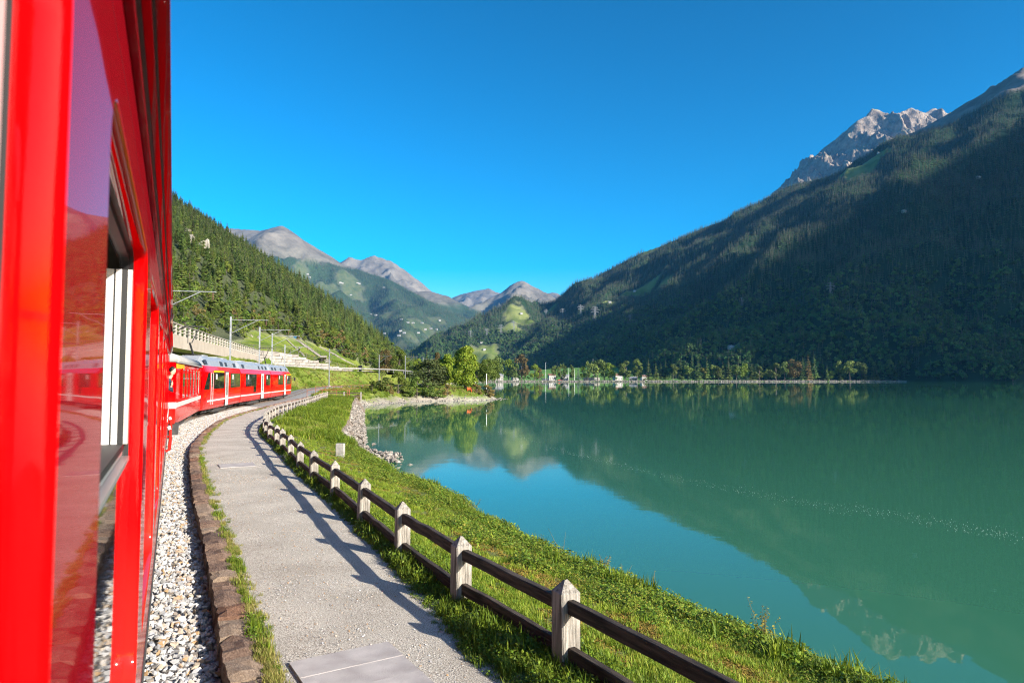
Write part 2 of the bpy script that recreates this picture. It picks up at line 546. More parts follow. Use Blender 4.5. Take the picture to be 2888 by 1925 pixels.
def bank_z(x, y):
    """height of the grassy bank between fence and lake edge"""
    f, e = FXf(y) + .2, EXf(y)
    t = np.clip((x - f) / (e - f), 0, 1)
    z = PATH_Z - .04 + (EZf(y) - PATH_Z) * (t ** 1.15)
    return z + .10 * fbm(x * .9, y * .9, 3, 5) * np.sin(np.pi * np.clip(t, 0, 1)) ** .5

# ------------------------------------------------------------------ left hillside with road bench, bank, track bed, promontory
HL = HF(-600, 6, -60, 930, 2.0)
crest = [(-520, 0, 250), (-440, 350, 245)] + [at(px, py + 52, Y) for px, py, Y in
         ((380, 400, 700), (480, 490, 690), (560, 552, 685), (690, 655, 670), (760, 722, 655), (850, 812, 640), (930, 885, 620), (1000, 950, 590), (1050, 1003, 560))]
crest.append((-95, 530, 6))
HL.ridges([(crest, .60), ([(-387, 700, 235), (-600, 760, 250)], .6)], .6)
X, Y = HL.X, HL.Y
dCr, _, sCr = poly_d(X, Y, crest)
HL.Z -= np.where(sCr > 0, 1.1 * dCr, 0)
HL.Z += 9 * fbm(X / 70, Y / 70, 5, 3) * smoothstep(0, 60, HL.Z + 30) + 2.0 * fbm(X / 14, Y / 14, 3, 8) * smoothstep(5, 40, HL.Z)
dT, zT, sT = poly_d(X, Y, TRACK); dR, zR, sR = poly_d(X, Y, ROAD)
dS, _, sS = poly_d(X, Y, [(p[0], p[1]) for p in SHORE])
lowland = np.full(X.shape, .1) + .25 * fbm(X / 12, Y / 12, 3, 4)
lowland = np.where(Y > 230, 1.0 + .3 * fbm(X / 20, Y / 20, 3, 4), lowland)
trackbed = zT - .28
left_bank = np.minimum(zR - .15, zT - .28 + np.maximum(dT - 3.2, 0) * .72)
wallh = 3.6 * smoothstep(128, 140, Y) * (1 - smoothstep(146, 166, Y)) + .15
up = zR + wallh + np.maximum(dR - 4.0, 0) * (.18 + .30 * smoothstep(0, 40, dR)) + .5 * fbm(X / 9, Y / 9, 3, 6) * smoothstep(4, 12, dR)
z = np.where(sT > 0, left_bank, np.where(dT < 3, trackbed, trackbed + (lowland - trackbed) * smoothstep(3, 7, dT)))
z = np.where((sR > 0) & (sT > 0) & (dR > 3.6), np.minimum(up, np.maximum(HL.Z, zR + wallh)), z)
z = np.where((sR > 0) & (dR > 3.6) & (Y > 134) & (Y < 230), np.minimum(np.maximum(HL.Z, zR + wallh + .24 * np.minimum(np.maximum(dR - 4, 0), 75)), up), z)
z = np.where(Y > 300, lowland, z)
z = np.where((sR > 0) & (sT > 0) & (dR > 4), np.maximum(z, np.minimum(HL.Z, up + 200 * smoothstep(12, 60, dR))), z)
z = np.where(Y > 300, np.maximum(z, HL.Z), z)
shorez = -2.75 + np.maximum(dS * sS, -3) * .62 + .30 * fbm(X / 2.5, Y / 2.5, 3, 9)
z = np.where(Y > 88, np.minimum(z, shorez), z)
near_right = ((sT < 0) & (dT > 1.2) & (Y < 94))
z = np.where(near_right & (Y < 91), -4.5, z)
z = np.where((sT > 0) & (dT < 2.6) & (Y < 94), -.45, z)
HL.Z = z
sl = HL.slope()
nn = fbm(X / 35, Y / 35, 4, 21)
pxg = 1444 + 1925 * X / np.maximum(Y, 20); pyg = 1067 - (HL.Z - CAM_Z) * 1925 / np.maximum(Y, 20)
lowm = smoothstep(-12, 12, pyg - np.interp(pxg, [680, 700, 760, 850, 950, 1010, 1060], [960, 928, 938, 958, 988, 1014, 1040]) + 14 * nn)
gz = lowm * np.where((sR > 0) & (Y > 150) & (Y < 330), smoothstep(160, 120, dR + 24 * nn), 0) * smoothstep(120, 150, Y)
meadow = np.clip(np.maximum(smoothstep(13, 8, dR + 6 * nn), gz), 0, 1)
meadow = np.where(HL.Z < 3.5, 1, meadow)
rocky = (fbm(X / 45, Y / 45, 4, 33) > .34) & (HL.Z > 60)
shore_rock = (Y > 88) & (z < -1.35) & (dS < 5)
HL_forest = np.where(rocky | (meadow > .5), 0, 1.0)
me = HL.mesh('hillside', m_hill, {'meadow': np.where(shore_rock, 0, np.maximum(meadow, .0)), 'forest': np.where(shore_rock, 0, HL_forest * .9)})
props(link('hillside', me), 'steep wooded hillside rising left of the railway, with grassy foot and rocky point', 'hillside', None, 'structure')

# ------------------------------------------------------------------ right mountain
MR = HF(-450, 2500, 500, 4000, 12.0)
cr_px = [(1295, 1005, 3500), (1331, 966, 3450), (1430, 905, 3380), (1500, 872, 3340), (1560, 852, 3300), (1590, 833, 3280), (1649, 796, 3230), (1708, 760, 3180), (1810, 706, 3100),
         (1898, 677, 3030), (1989, 634, 2960), (2099, 596, 2880), (2169, 553, 2830), (2214, 522, 2800), (2248, 512, 2775), (2341, 491, 2700), (2437, 453, 2630), (2496, 436, 2580),
         (2589, 375, 2500), (2679, 318, 2430), (2789, 253, 2370), (2888, 187, 2300)]
cr = [at(*p) for p in cr_px]
cr = [(a, b_, c - 9) for a, b_, c in cr[:-3]] + cr[-3:]
tail = [(2250, 1800, 1250), (3100, 900, 1530), (3150, 300, 1570), (3150, -100, 1560)]  # unseen ridge line, placed and raised to throw shade on the visible slope
tail2 = [tail[-1], (3140, -560, 1545), (3115, -745, 1465), (3108, -806, 1400), (3100, -842, 1170), (3095, -905, 980), (3080, -1250, 760), (3000, -2000, 500)]  # added unseen spur, its sharp drop ends the shade short of the shore trees
MRT = HF(700, 4400, -2400, 520, 24.0)
MRB = HF(2480, 4400, 480, 3200, 40.0)
rib = [at(*p) for p in ((3050, 300, 1650), (2789, 408, 1610), (2582, 490, 1600), (2444, 560, 1600), (2307, 648, 1620), (2180, 725, 1680))]
spur = [at(*p) for p in ((1560, 855, 3300), (1463, 858, 2950), (1386, 906, 2850), (1331, 950, 2800), (1270, 1010, 2700))]
rib2 = [at(*p) for p in ((2099, 600, 2880), (1900, 760, 2600), (1760, 850, 2480), (1680, 925, 2380))]
rib3 = [at(*p) for p in ((2600, 380, 2500), (2350, 560, 2440), (2080, 720, 2500))]
lines = [(cr, .62), ([cr[-1]] + tail, .98), (tail2, 2.2), (rib, .70), (spur, .5), (rib2, .55), (rib3, .60)]
for H in (MR, MRT, MRB):
    H.ridges(lines, .62)
    dC, _, _ = poly_d(H.X, H.Y, cr + tail + tail2)
    amp = smoothstep(0, 220, dC)
    H.Z += amp * (66 * fbm(H.X / 320, H.Y / 320, 5, 12, True) - 14 + 18 * fbm(H.X / 90, H.Y / 90, 4, 14))
dC, _, sC = poly_d(MR.X, MR.Y, cr + tail)
treeline = 845 + 60 * fbm(MR.X / 200, MR.Y / 200, 4, 40)
meadR = np.zeros(MR.X.shape)
for px, py, rx, ry in ((2275, 507, 55, 30), (2420, 470, 60, 30), (2475, 443, 45, 25), (1460, 887, 60, 45), (1550, 880, 40, 26), (1600, 838, 0, 0), (1840, 705, 50, 22), (1800, 823, 90, 12),
                       (1720, 856, 60, 9), (1360, 1000, 70, 40), (1590, 905, 50, 12), (1440, 930, 60, 22), (2062, 985, 22, 6), (2760, 500, 0, 5), (1500, 905, 60, 10), (1860, 815, 50, 8)):
    h = MR.hit(px, py)
    if h is None or rx == 0: continue
    q = np.hypot((MR.X - h[0]) / rx, (MR.Y - h[1]) / (ry * 2.2)) + .35 * fbm(MR.X / 30, MR.Y / 30, 3, 50)
    meadR = np.maximum(meadR, smoothstep(1.1, .8, q))
thin = fbm(MR.X / 60, MR.Y / 60, 4, 61)
lowmix = smoothstep(130, 40, MR.Z) * smoothstep(.26, .36, thin) * .8      # small fields low down
meadR = np.maximum(meadR, lowmix * (MR.X < 150))
forR = smoothstep(treeline + 12, treeline - 12, MR.Z) * (1 - meadR)
me = MR.mesh('mountain_slope', m_slope, {'meadow': meadR, 'forest': forR})
props(link('mountain_slope', me), 'dark wooded mountainside rising from the right shore of the lake', 'mountain', None, 'structure')
me = MRT.mesh('mountain_slope', m_slope, {'meadow': np.zeros(MRT.X.shape), 'forest': smoothstep(900, 800, MRT.Z)})
props(link('mountain_slope', me), 'unseen ridge of the same mountain, shaped to shade its slope, beyond the right edge of the photograph', 'mountain', None, 'structure')
me = MRB.mesh('mountain_slope', m_slope, {'meadow': np.zeros(MRB.X.shape), 'forest': smoothstep(900, 800, MRB.Z)})
props(link('mountain_slope', me), 'unseen high shoulder of the same mountain, shaped to shade its slope, beyond the right edge of the photograph', 'mountain', None, 'structure')

# rocky peak behind the right mountain
MP = HF(1550, 4000, 3400, 5700, 8.0)
pk_px = [(2236, 522), (2248, 491), (2293, 446), (2314, 425), (2369, 387), (2420, 336), (2441, 325), (2458, 306), (2479, 311), (2510, 325), (2534, 318), (2572, 306), (2610, 318), (2637, 305), (2675, 320), (2760, 300), (2900, 330)]
pk = [at(px, py, 4650 + (px - 2420) * (.9 if px > 2420 else -3.0)) for px, py in pk_px]
buttress = [at(2420, 337, 4650), at(2408, 400, 4450), at(2390, 480, 4200), at(2362, 570, 3900), at(2340, 650, 3650)]
butt2 = [at(2560, 318, 4800), at(2545, 380, 4600), at(2500, 440, 4400), at(2480, 520, 4200)]
butt3 = [at(2340, 440, 4750), at(2332, 470, 4600), at(2320, 520, 4450)]
butt4 = [at(2490, 325, 4730), at(2475, 400, 4520), at(2450, 480, 4300)]
MP.ridges([(pk, 1.05), (buttress, 1.2), (butt2, 1.1), (butt4, 1.3)], 1.0)
dP, _, _ = poly_d(MP.X, MP.Y, pk)
am = .12 + smoothstep(0, 160, dP)
wx = MP.X + 60 * fbm(MP.X / 200, MP.Y / 200, 3, 77); wy = MP.Y + 60 * fbm(MP.X / 200 + 9, MP.Y / 200, 3, 78)
MP.Z += am * (210 * fbm((wx + .25 * wy) / 210, wy / 700, 6, 71, True, .5) - 112) + am * 30 * fbm(wx / 55, wy / 110, 5, 72, True, .6)
shelf = smoothstep(.05, .3, fbm(MP.X / 160, MP.Y / 160, 4, 74)) * smoothstep(1.3, .8, MP.slope())
me = MP.mesh('rocky_peak', m_peak_rock, {'meadow': shelf * .8, 'forest': np.zeros(MP.X.shape)})
props(link('rocky_peak', me), 'jagged pale grey rock peak standing behind the wooded slope', 'mountain', None, 'structure')

# ------------------------------------------------------------------ mountains at the head of the valley
def far_mountain(label, px, Y0, box, step, k, amp, treel, mead=(), ribs=(), seed=1, wl=500):
    H = HF(*box, step)
    c = [at(p[0], p[1], p[2] if len(p) > 2 else Y0) for p in px]
    H.ridges([(c, k)] + [([at(*p) for p in rb], kk) for rb, kk in ribs], k)
    d, _, _ = poly_d(H.X, H.Y, c)
    a = .16 + smoothstep(0, 600, d)
    H.Z += a * (amp * fbm(H.X / wl, H.Y / wl, 6, seed, True) - amp * .3 + amp * .35 * fbm(H.X / wl * 5, H.Y / wl * 5, 4, seed + 3))
    tl = treel + 130 * fbm(H.X / 500, H.Y / 500, 5, seed + 9)
    md = np.zeros(H.X.shape)
    for q in mead:
        h = H.hit(q[0], q[1])
        if h is None: continue
        e = np.hypot((H.X - h[0]) / (q[2] * .75), (H.Y - h[1]) / (q[3] * .6)) + .4 * fbm(H.X / 80, H.Y / 80, 3, 5)
        md = np.maximum(md, smoothstep(1.1, .8, e))
    low = smoothstep(.27, .36, fbm(H.X / 230, H.Y / 230, 5, seed + 30)) * smoothstep(450, 200, H.Z)
    md = np.maximum(md, low * .9)
    alp = smoothstep(tl + 250, tl - 20, H.Z) * .22
    fo = smoothstep(tl + 25, tl - 25, H.Z) * (1 - md)
    me = H.mesh('distant_mountain', m_far_rock, {'meadow': np.maximum(md, alp), 'forest': fo})
    props(link('distant_mountain', me), label, 'mountain', None, 'structure')
    return H, fo

MA, foA = far_mountain('bare topped grey mountain with a wooded flank, left of the valley head',
    [(560, 640, 7400), (690, 648, 7200), (740, 650, 7100), (765, 645), (795, 638), (812, 648), (830, 672), (848, 694), (880, 714), (930, 738), (957, 744, 6800), (1024, 762, 6700),
     (1089, 787, 6550), (1159, 824, 6300), (1201, 849, 6100), (1240, 884, 5900), (1290, 935, 5700), (1330, 990, 5500)], 7000,
    (-4700, 300, 2900, 7900), 25, .62, 170, 1090, ((850, 778, 95, 130), (985, 800, 190, 260), (935, 813, 90, 90), (905, 800, 60, 90), (1000, 832, 120, 60), (1180, 920, 160, 160), (1130, 935, 180, 120), (1085, 890, 120, 60), (1230, 905, 120, 90)),
    (([(795, 640, 7000), (800, 720, 6500), (830, 820, 5700)], .66), ([(1089, 790, 6550), (1120, 860, 5700), (1150, 950, 4800)], .5), ([(957, 746, 6800), (960, 850, 5600), (980, 960, 4600)], .5)), 101, 800)
MB_, foB = far_mountain('pale ribbed rock mountain behind the wooded flank, middle of the valley head',
    [(900, 790), (960, 740), (985, 725), (1019, 733), (1040, 724), (1055, 719), (1075, 724), (1100, 733), (1134, 757), (1173, 785), (1218, 824), (1260, 870)], 9600,
    (-3600, 200, 7600, 10400), 28, .85, 200, 600, (), (), 131, 420)
ME_, foE = far_mountain('low wooded ridge in front of the pale mountain, middle of the valley head',
    [(1120, 850), (1173, 824), (1221, 825), (1266, 838), (1300, 855), (1350, 895), (1390, 940)], 7600, (-2200, 500, 5200, 8300), 25, .6, 120, 800, (), (), 141, 400)
MC_, foC = far_mountain('faint pinkish far mountain between the two nearer peaks',
    [(1200, 880), (1280, 838), (1300, 830), (1339, 818), (1365, 817), (1379, 813), (1395, 822), (1412, 828), (1470, 850)], 11500, (-2200, 900, 9500, 12300), 30, .6, 150, 200, (), (), 151, 500)
MD_, foD = far_mountain('sharp grey peak with wooded lower half, right of the valley head',
    [(1250, 930, 6600), (1290, 895, 7200), (1320, 871, 7500), (1368, 849, 7800), (1415, 827), (1440, 806), (1459, 794), (1470, 791), (1481, 792), (1495, 802), (1510, 813), (1562, 842), (1640, 890)], 8000,
    (-1700, 1600, 5200, 8800), 22, .72, 150, 760, (), (([(1481, 793, 8000), (1440, 860, 7200), (1400, 930, 6400)], .6),), 161, 420)
MG_, foG = far_mountain('small far blue peak just left of the wooded right ridge',
    [(1500, 850), (1543, 827), (1556, 824), (1566, 825), (1580, 834), (1640, 860)], 11500, (0, 1600, 10000, 12200), 40, .6, 100, 200, (), (), 171, 500)

# valley floor beyond the far shore
VF = HF(-900, 1100, 980, 3700, 20.0)
X, Y = VF.X, VF.Y
VF.Z = -5 + smoothstep(985, 1012, Y) * 4.2 + smoothstep(1010, 1500, Y) * 3
mx_, my_, mz_ = at(1600, 1036, 1500)
VF.Z += 26 * np.exp(-((X - mx_ - 40) / 200) ** 2 - ((Y - 1560) / 220) ** 2) + smoothstep(1700, 3600, Y) * 40 + 3 * fbm(X / 150, Y / 150, 3, 2) * smoothstep(1100, 1500, Y)
me = VF.mesh('valley_floor', m_valley, {'meadow': np.ones(X.shape), 'forest': np.zeros(X.shape)})
props(link('valley_floor', me), 'flat green valley floor beyond the far shore with a sunlit meadow mound', 'valley floor', None, 'structure')
# ------------------------------------------------------------------ near ground: ballast, kerb, path, bank, lake wall
TXf = lambda y: np.interp(y, TY[:100], TX[:100])
m_ballast = M('ballast_ground', (.16, .15, .14), (.34, .32, .30), 22, 6, .95, 1, 40, dist=.03)
m_path, nt, N, L, b = _nt('gravel_path')
b.inputs['Roughness'].default_value = .95; b.inputs['Specular IOR Level'].default_value = .1
tc = N.new('ShaderNodeTexCoord')
def _n(s, d=4):
    q = N.new('ShaderNodeTexNoise'); q.inputs['Scale'].default_value = s; q.inputs['Detail'].default_value = d
    L.new(tc.outputs['Object'], q.inputs['Vector']); return q.outputs['Fac']
r1 = ramp(N, [(.32, (.22, .197, .165)), (.5, (.45, .412, .355)), (.69, (.72, .675, .60))]); L.new(_n(72, 3), r1.inputs[0])
r2 = ramp(N, [(.33, (.84, .81, .77)), (.5, (.97, .95, .92)), (.68, (1.1, 1.08, 1.04))]); L.new(_n(.9, 9), r2.inputs[0])
mx = N.new('ShaderNodeMix'); mx.data_type = 'RGBA'; mx.blend_type = 'MULTIPLY'; mx.inputs[0].default_value = 1
L.new(r1.outputs[0], mx.inputs[6]); L.new(r2.outputs[0], mx.inputs[7]); L.new(mx.outputs[2], b.inputs['Base Color'])
bp = N.new('ShaderNodeBump'); bp.inputs['Strength'].default_value = .9; bp.inputs['Distance'].default_value = .012
L.new(_n(72, 3), bp.inputs['Height']); L.new(bp.outputs[0], b.inputs['Normal'])
m_bank = M('bank_soil', (.06, .075, .015), (.15, .16, .035), 3, 8, .95, .8, 12, dist=.05)
m_kerb_v = [M('kerb_stone_%s' % k, c1, c2, 9, 8, .85, .9, 30, dist=.02, stretch=(1, 2.5, 4)) for k, c1, c2 in
            (('rust', (.13, .065, .04), (.27, .15, .095)), ('brown', (.15, .09, .06), (.30, .20, .14)), ('tan', (.24, .17, .115), (.38, .28, .2)), ('dark', (.085, .055, .042), (.19, .125, .09)))]
m_wallstone = M('lake_wall_stone', (.10, .075, .055), (.24, .19, .15), 2.2, 8, .9, 1, 6, dist=.08)
m_rubble = M('rubble_rock', (.14, .12, .10), (.32, .285, .25), 2.0, 8, .9, 1, 5, dist=.06, rnd=.25)
m_conc = M('pale_concrete', (.30, .27, .255), (.48, .44, .415), 3.5, 10, .9, .8, 90, dist=.006, lo=.3, hi=.7)

ys = np.arange(-12, 97.01, .35)
def ribbon(name, cols, mats, kind='structure', label=None, cat=None):
    P = np.stack([np.stack([x, ys, z * np.ones_like(ys)], -1) for x, z in cols], 0)
    o = link(name, grid_mesh(name, P, mats)); return props(o, label, cat, None, kind)
tx, kx, fx, ex, ez = TXf(ys), KXf(ys), FXf(ys), EXf(ys), EZf(ys)
kl = kx - .30
cols = [(tx - 3.2, -.55), (tx - 2.2, -.2), (tx - 1.0, -.13), (tx, -.12), (tx + 1.0, -.13)]
for t in (.25, .5, .75, 1.0):
    x = (tx + 1.3) * (1 - t) + (kl + .05) * t
    cols.append((x, -.14 - .17 * t + .03 * fbm(x * 3, ys * 3, 3, 2)))
ribbon('ballast_bed', cols, m_ballast, label='pale stone ballast beside and under the train', cat='ballast')
cols = [(kx - .20, -.32), (kx - .1, PATH_Z - .02)]
for t in np.linspace(0, 1, 9):
    x = kx * (1 - t) + (fx + .12) * t
    cols.append((x, PATH_Z + .02 * math.sin(PI * t) + .012 * fbm(x * 1.1, ys * 1.1, 4, 3)))
ribbon('gravel_path', cols, m_path, label='grey gravel footpath between the kerb stones and the wooden fence', cat='path')
cols = []
for t in np.linspace(-.04, 1, 18):
    x = fx + t * (ex - fx)
    z = bank_z(x, ys) if t > 0 else (PATH_Z - .03 + 0 * ys)
    cols.append((x, z))
ribbon('grass_bank', cols, m_bank, label='grassy bank sloping from the fence down to the lake edge', cat='bank')
# wall and rubble face down to the water
cols = []
rock = smoothstep(31, 38, ys)
for t in np.linspace(0, 1, 9):
    w = .35 + 1.2 * rock
    j = (.04 + .22 * rock) * fbm(ys * (1.3 + 0 * t) + t * 5, ys * .4 + t * 9, 4, 31)
    x = ex - .03 + t * w + j * (1 if t > 0 else 0)
    z = ez + .0 + (LAKE_Z - .5 - ez) * t + (.05 + .25 * rock) * fbm(ys * 1.1 + 3, ys * .3 + t * 6, 4, 32) * (1 if 0 < t < 1 else 0)
    cols.append((x, z))
ribbon('lake_embankment', cols, m_wallstone, label='weathered stone embankment dropping from the bank to the water', cat='embankment')

# far ballast along the curve
i0 = int(np.argmin(np.abs(TY[:100] - 86)))
P = []
for off, dz in ((-3.4, -.6), (-2.0, -.2), (-.9, -.10), (0, -.09), (.9, -.10), (2.0, -.2), (3.4, -.6)):
    row = []
    for i in range(i0, len(TRACK) - 1):
        d = np.array(TRACK[i + 1][:2]) - np.array(TRACK[i][:2]); d /= np.linalg.norm(d); r = np.array([d[1], -d[0]])
        row.append([TRACK[i][0] + r[0] * off, TRACK[i][1] + r[1] * off, TRACK[i][2] + dz])
    P.append(row)
props(link('ballast_bed', grid_mesh('ballast_bed', np.array(P), m_ballast)), 'ballast bed of the track curving away beyond the railcar', 'ballast', None, 'structure')

# ballast stones
def stone(rg, r):
    import bmesh
    bm = bmesh.new()
    for k in range(11):
        p = rg.normal(size=3); p /= np.linalg.norm(p)
        bm.verts.new(p * r * rg.uniform(.75, 1.1) * np.array([1.15, .9, .75]))
    res = bmesh.ops.convex_hull(bm, input=bm.verts[:])
    bmesh.ops.delete(bm, geom=[v for v in bm.verts if not v.link_faces], context='VERTS')
    bm.verts.index_update()
    v = [tuple(q.co) for q in bm.verts]; f = [[q.index for q in fc.verts] for fc in bm.faces]
    bm.free(); return v, f
m_stones = leaf_mat('ballast_stone', [(.24, .235, .23), (.46, .445, .43), (.33, .335, .35), (.42, .405, .38), (.19, .185, .18), (.38, .31, .23), (.48, .465, .45), (.34, .21, .10), (.37, .37, .38)], 0, .8, .1)
def stone_patch(k, n, half, r):
    rg = np.random.default_rng(100 + k); mb = MB()
    for i in range(n):
        v, f = stone(rg, r * rg.uniform(.7, 1.35))
        q = Matrix.Rotation(rg.uniform(0, 6.28), 3, 'Z') @ Matrix.Rotation(rg.uniform(0, 6.28), 3, 'X')
        c = Vector((rg.uniform(-half, half), rg.uniform(-half, half), rg.uniform(-.01, .028)))
        mb.add([q @ Vector(p) + c for p in v], f)
    return mb.mesh('ballast_stones', m_stones)
patches = [stone_patch(k, 42, .19, .034) for k in range(7)]
pts = []
y = 3.2
while y < 62:
    x0 = float(TXf(y)) + 1.1; x1 = float(KXf(y)) - .34
    stp = .235
    nx = max(1, int((x1 - x0) / stp))
    for k in range(nx + 1):
        x = x0 + (x1 - x0) * k / max(1, nx) + random.uniform(-.03, .03)
        t = (x - float(TXf(y)) - 1.3) / (float(KXf(y)) - .25 - float(TXf(y)) - 1.3)
        pts.append((x, y + random.uniform(-.03, .03), -.14 - .17 * max(0, t) + .01))
    y += .235
pts = np.array(pts)
ro = np.zeros((len(pts), 3)); ro[:, 2] = rng.uniform(0, 6.28, len(pts)); ro[:, :2] = rng.normal(0, .05, (len(pts), 2))
scatter('ballast_gravel', pts, patches, np.ones(len(pts)), rot=ro, label='loose grey and tan ballast stones along the track', cat='gravel')

# loose grit and pebbles lying on the path
grit = []
for k in range(6):
    rg = np.random.default_rng(150 + k); mb = MB()
    for i in range(16):
        v, f = stone(rg, rg.uniform(.004, .011)); c = Vector((rg.uniform(-.3, .3), rg.uniform(-.3, .3), .002)); mb.add([Vector(p) + c for p in v], f)
    grit.append(mb.mesh('path_grit', m_stones))
n = 900
gy = rng.uniform(4, 22, n); gu = rng.uniform(.02, .98, n); gx = KXf(gy) + gu * (FXf(gy) - .3 - KXf(gy))
scatter('path_grit', np.stack([gx, gy, PATH_Z + .02 * np.sin(np.pi * gu) + .001], -1), grit, rng.uniform(.6, 1.2, n), label='loose grit and pebbles lying on the footpath', cat='gravel')

# kerb of squared stones
def kerb_mesh(k):
    rg = np.random.default_rng(300 + k); mb = MB()
    l = rg.uniform(.92, 1.0); nx, ny = 5, 4
    top = {}
    vs = []
    for i in range(nx):
        for j in range(ny):
            x = (i / (nx - 1) - .5); y = (j / (ny - 1) - .5)
            e = 1 if i in (0, nx - 1) or j in (0, ny - 1) else 0
            vs.append((x * l + rg.normal(0, .010), y + rg.normal(0, .03), .5 + rg.normal(0, .035) - e * .06))
    n0 = len(vs)
    ring = [i * ny for i in range(nx)] + [(nx - 1) * ny + j for j in range(1, ny)] + [i * ny + ny - 1 for i in range(nx - 2, -1, -1)] + [j for j in range(ny - 2, 0, -1)]
    fs = [(i * ny + j, (i + 1) * ny + j, (i + 1) * ny + j + 1, i * ny + j + 1) for i in range(nx - 1) for j in range(ny - 1)]
    prev = ring
    for zz, gr in ((.25, .05), (-.1, .06), (-.5, .02)):
        cur = []
        for q in ring:
            x, y, _ = vs[q]; cur.append(len(vs)); vs.append((x * (1 + gr * .12) + rg.normal(0, .008), y * (1 + gr) + rg.normal(0, .03), zz + rg.normal(0, .03)))
        m = len(ring)
        for a in range(m):
            fs.append((prev[a], cur[a], cur[(a + 1) % m], prev[(a + 1) % m]))
        prev = cur
    mb.add(vs, fs)
    me = mb.mesh('kerb_stone', m_kerb_v[k % 4])
    return me
kerbs = [kerb_mesh(k) for k in range(16)]
kerb = thing('stone_kerb', (-3, 8, 0), 0, 'low kerb of rough rust brown stones curving between ballast and path', 'kerb')
kerb.location = (0, 0, 0)
y = 2.6; n = 0
while y < 92 and n < 290:
    Ls = random.uniform(.36, .66) * (1 if y < 60 else 1.3)
    dx = float(KXf(y + .25) - KXf(y - .25)) / .5
    nrm = math.hypot(dx, 1)
    y2 = y + Ls / nrm
    ym = (y + y2) / 2; xm = float(KXf(ym)) - .15
    link('kerb_stone', kerbs[random.randrange(16)], kerb, (xm, ym, -.205 + random.uniform(-.02, .02)), math.atan2(1, dx) + random.uniform(-.03, .03) + (PI if random.random() < .5 else 0),
         (Ls * .99, .29 * random.uniform(.93, 1.06), .36))
    y = y2 + .016 / nrm; n += 1

# concrete slabs let into the path
def slab(cx, cy, rz, lx, ly, parts, label):
    t = thing('concrete_slab', (cx, cy, PATH_Z), rz, label, 'slab', 'concrete slabs in the path')
    for k in range(parts):
        w = lx / parts
        mb = MB().box((0, 0, 0), (w - .006, ly, .06))
        mb.build('slab_plank', m_conc, t, (-lx / 2 + w * (k + .5), 0, .0 + .002 * (k % 2)))
    return t
slab(-1.18, 5.75, 2.12, 1.5, .92, 4, 'pinkish concrete cover slabs in the path, nearest the camera')
slab(-7.95, 19.9, 2.05, .9, .95, 1, 'pale concrete slab across the path, farther off before the bend')

# ------------------------------------------------------------------ fence
m_post = M('weathered_post', (.10, .088, .07), (.36, .33, .285), 5, 10, .85, 1, 22, dist=.012, stretch=(7, 7, .6), rnd=.16, lo=.3, hi=.6)
m_rail = M('dark_rail_wood', (.020, .015, .011), (.125, .092, .066), 4, 10, .8, 1, 22, dist=.010, stretch=(1.4, 9, 9), rnd=.25, lo=.36, hi=.72)
m_rail_top = M('grey_rail_wood', (.12, .10, .09), (.24, .21, .19), 5, 8, .85, .7, 25, dist=.008, stretch=(.7, 8, 8))
m_mort = M('mortise_shadow', (.03, .02, .015), rough=.9)
def post_mesh(k):
    rg = np.random.default_rng(500 + k); mb = MB(); w = .092
    lo = [(-w, -w, -.35), (w, -w, -.35), (w, w, -.35), (-w, w, -.35)]
    up = [(x + rg.normal(0, .003), y + rg.normal(0, .003), .70 + rg.normal(0, .004)) for x, y, _ in lo]
    c = .012
    def ch(r):
        o = []
        for k2 in range(4):
            x, y, z = r[k2]; sx = math.copysign(1, x); sy = math.copysign(1, y)
            a = (x - sx * c, y, z); b_ = (x, y - sy * c, z)
            o += [a, b_] if k2 in (1, 3) else [b_, a]
        return o
    l0, l1 = ch(lo), ch(up)
    l2 = [(x * .12, y * .12, .80 + rg.normal(0, .004)) for x, y, z in l1]
    mb.loft([l0, l1, l2], caps=True)
    return mb.mesh('fence_post', m_post)
posts = [post_mesh(k) for k in range(5)]
rail_mb = []
def rail_mesh(k, mat):
    rg = np.random.default_rng(600 + k); mb = MB(); loops = []
    for i in range(7):
        x = i / 6 - .5; dz = rg.normal(0, .004); dy = rg.normal(0, .003)
        loops.append([(x, -.034 + dy, -.058 + dz), (x, .034 + dy, -.058 + dz), (x, .036 + dy, .05 + dz), (x, .028 + dy, .06 + dz), (x, -.028 + dy, .06 + dz), (x, -.036 + dy, .05 + dz)])
    mb.loft(loops, caps=True); return mb.mesh('fence_rail', mat)
rails = [rail_mesh(k, m_rail) for k in range(5)]
fence = thing('wooden_fence', (0, 0, 0), 0, 'post and rail wooden fence following the lakeside path', 'fence')
PY = [2.15, 4.05, 6.04, 7.79, 9.74, 12.04, 14.6, 17.0, 19.3, 21.6, 23.9, 26.1, 28.3, 30.3, 32.4]
while PY[-1] < 90: PY.append(PY[-1] + 2.12)
fp = [(float(FXf(y)), y) for y in PY]
gate_pts = [(fp[-1][0] + 2.2, fp[-1][1] + .3), (fp[-1][0] + 4.4, fp[-1][1] + .6)]
fp += gate_pts
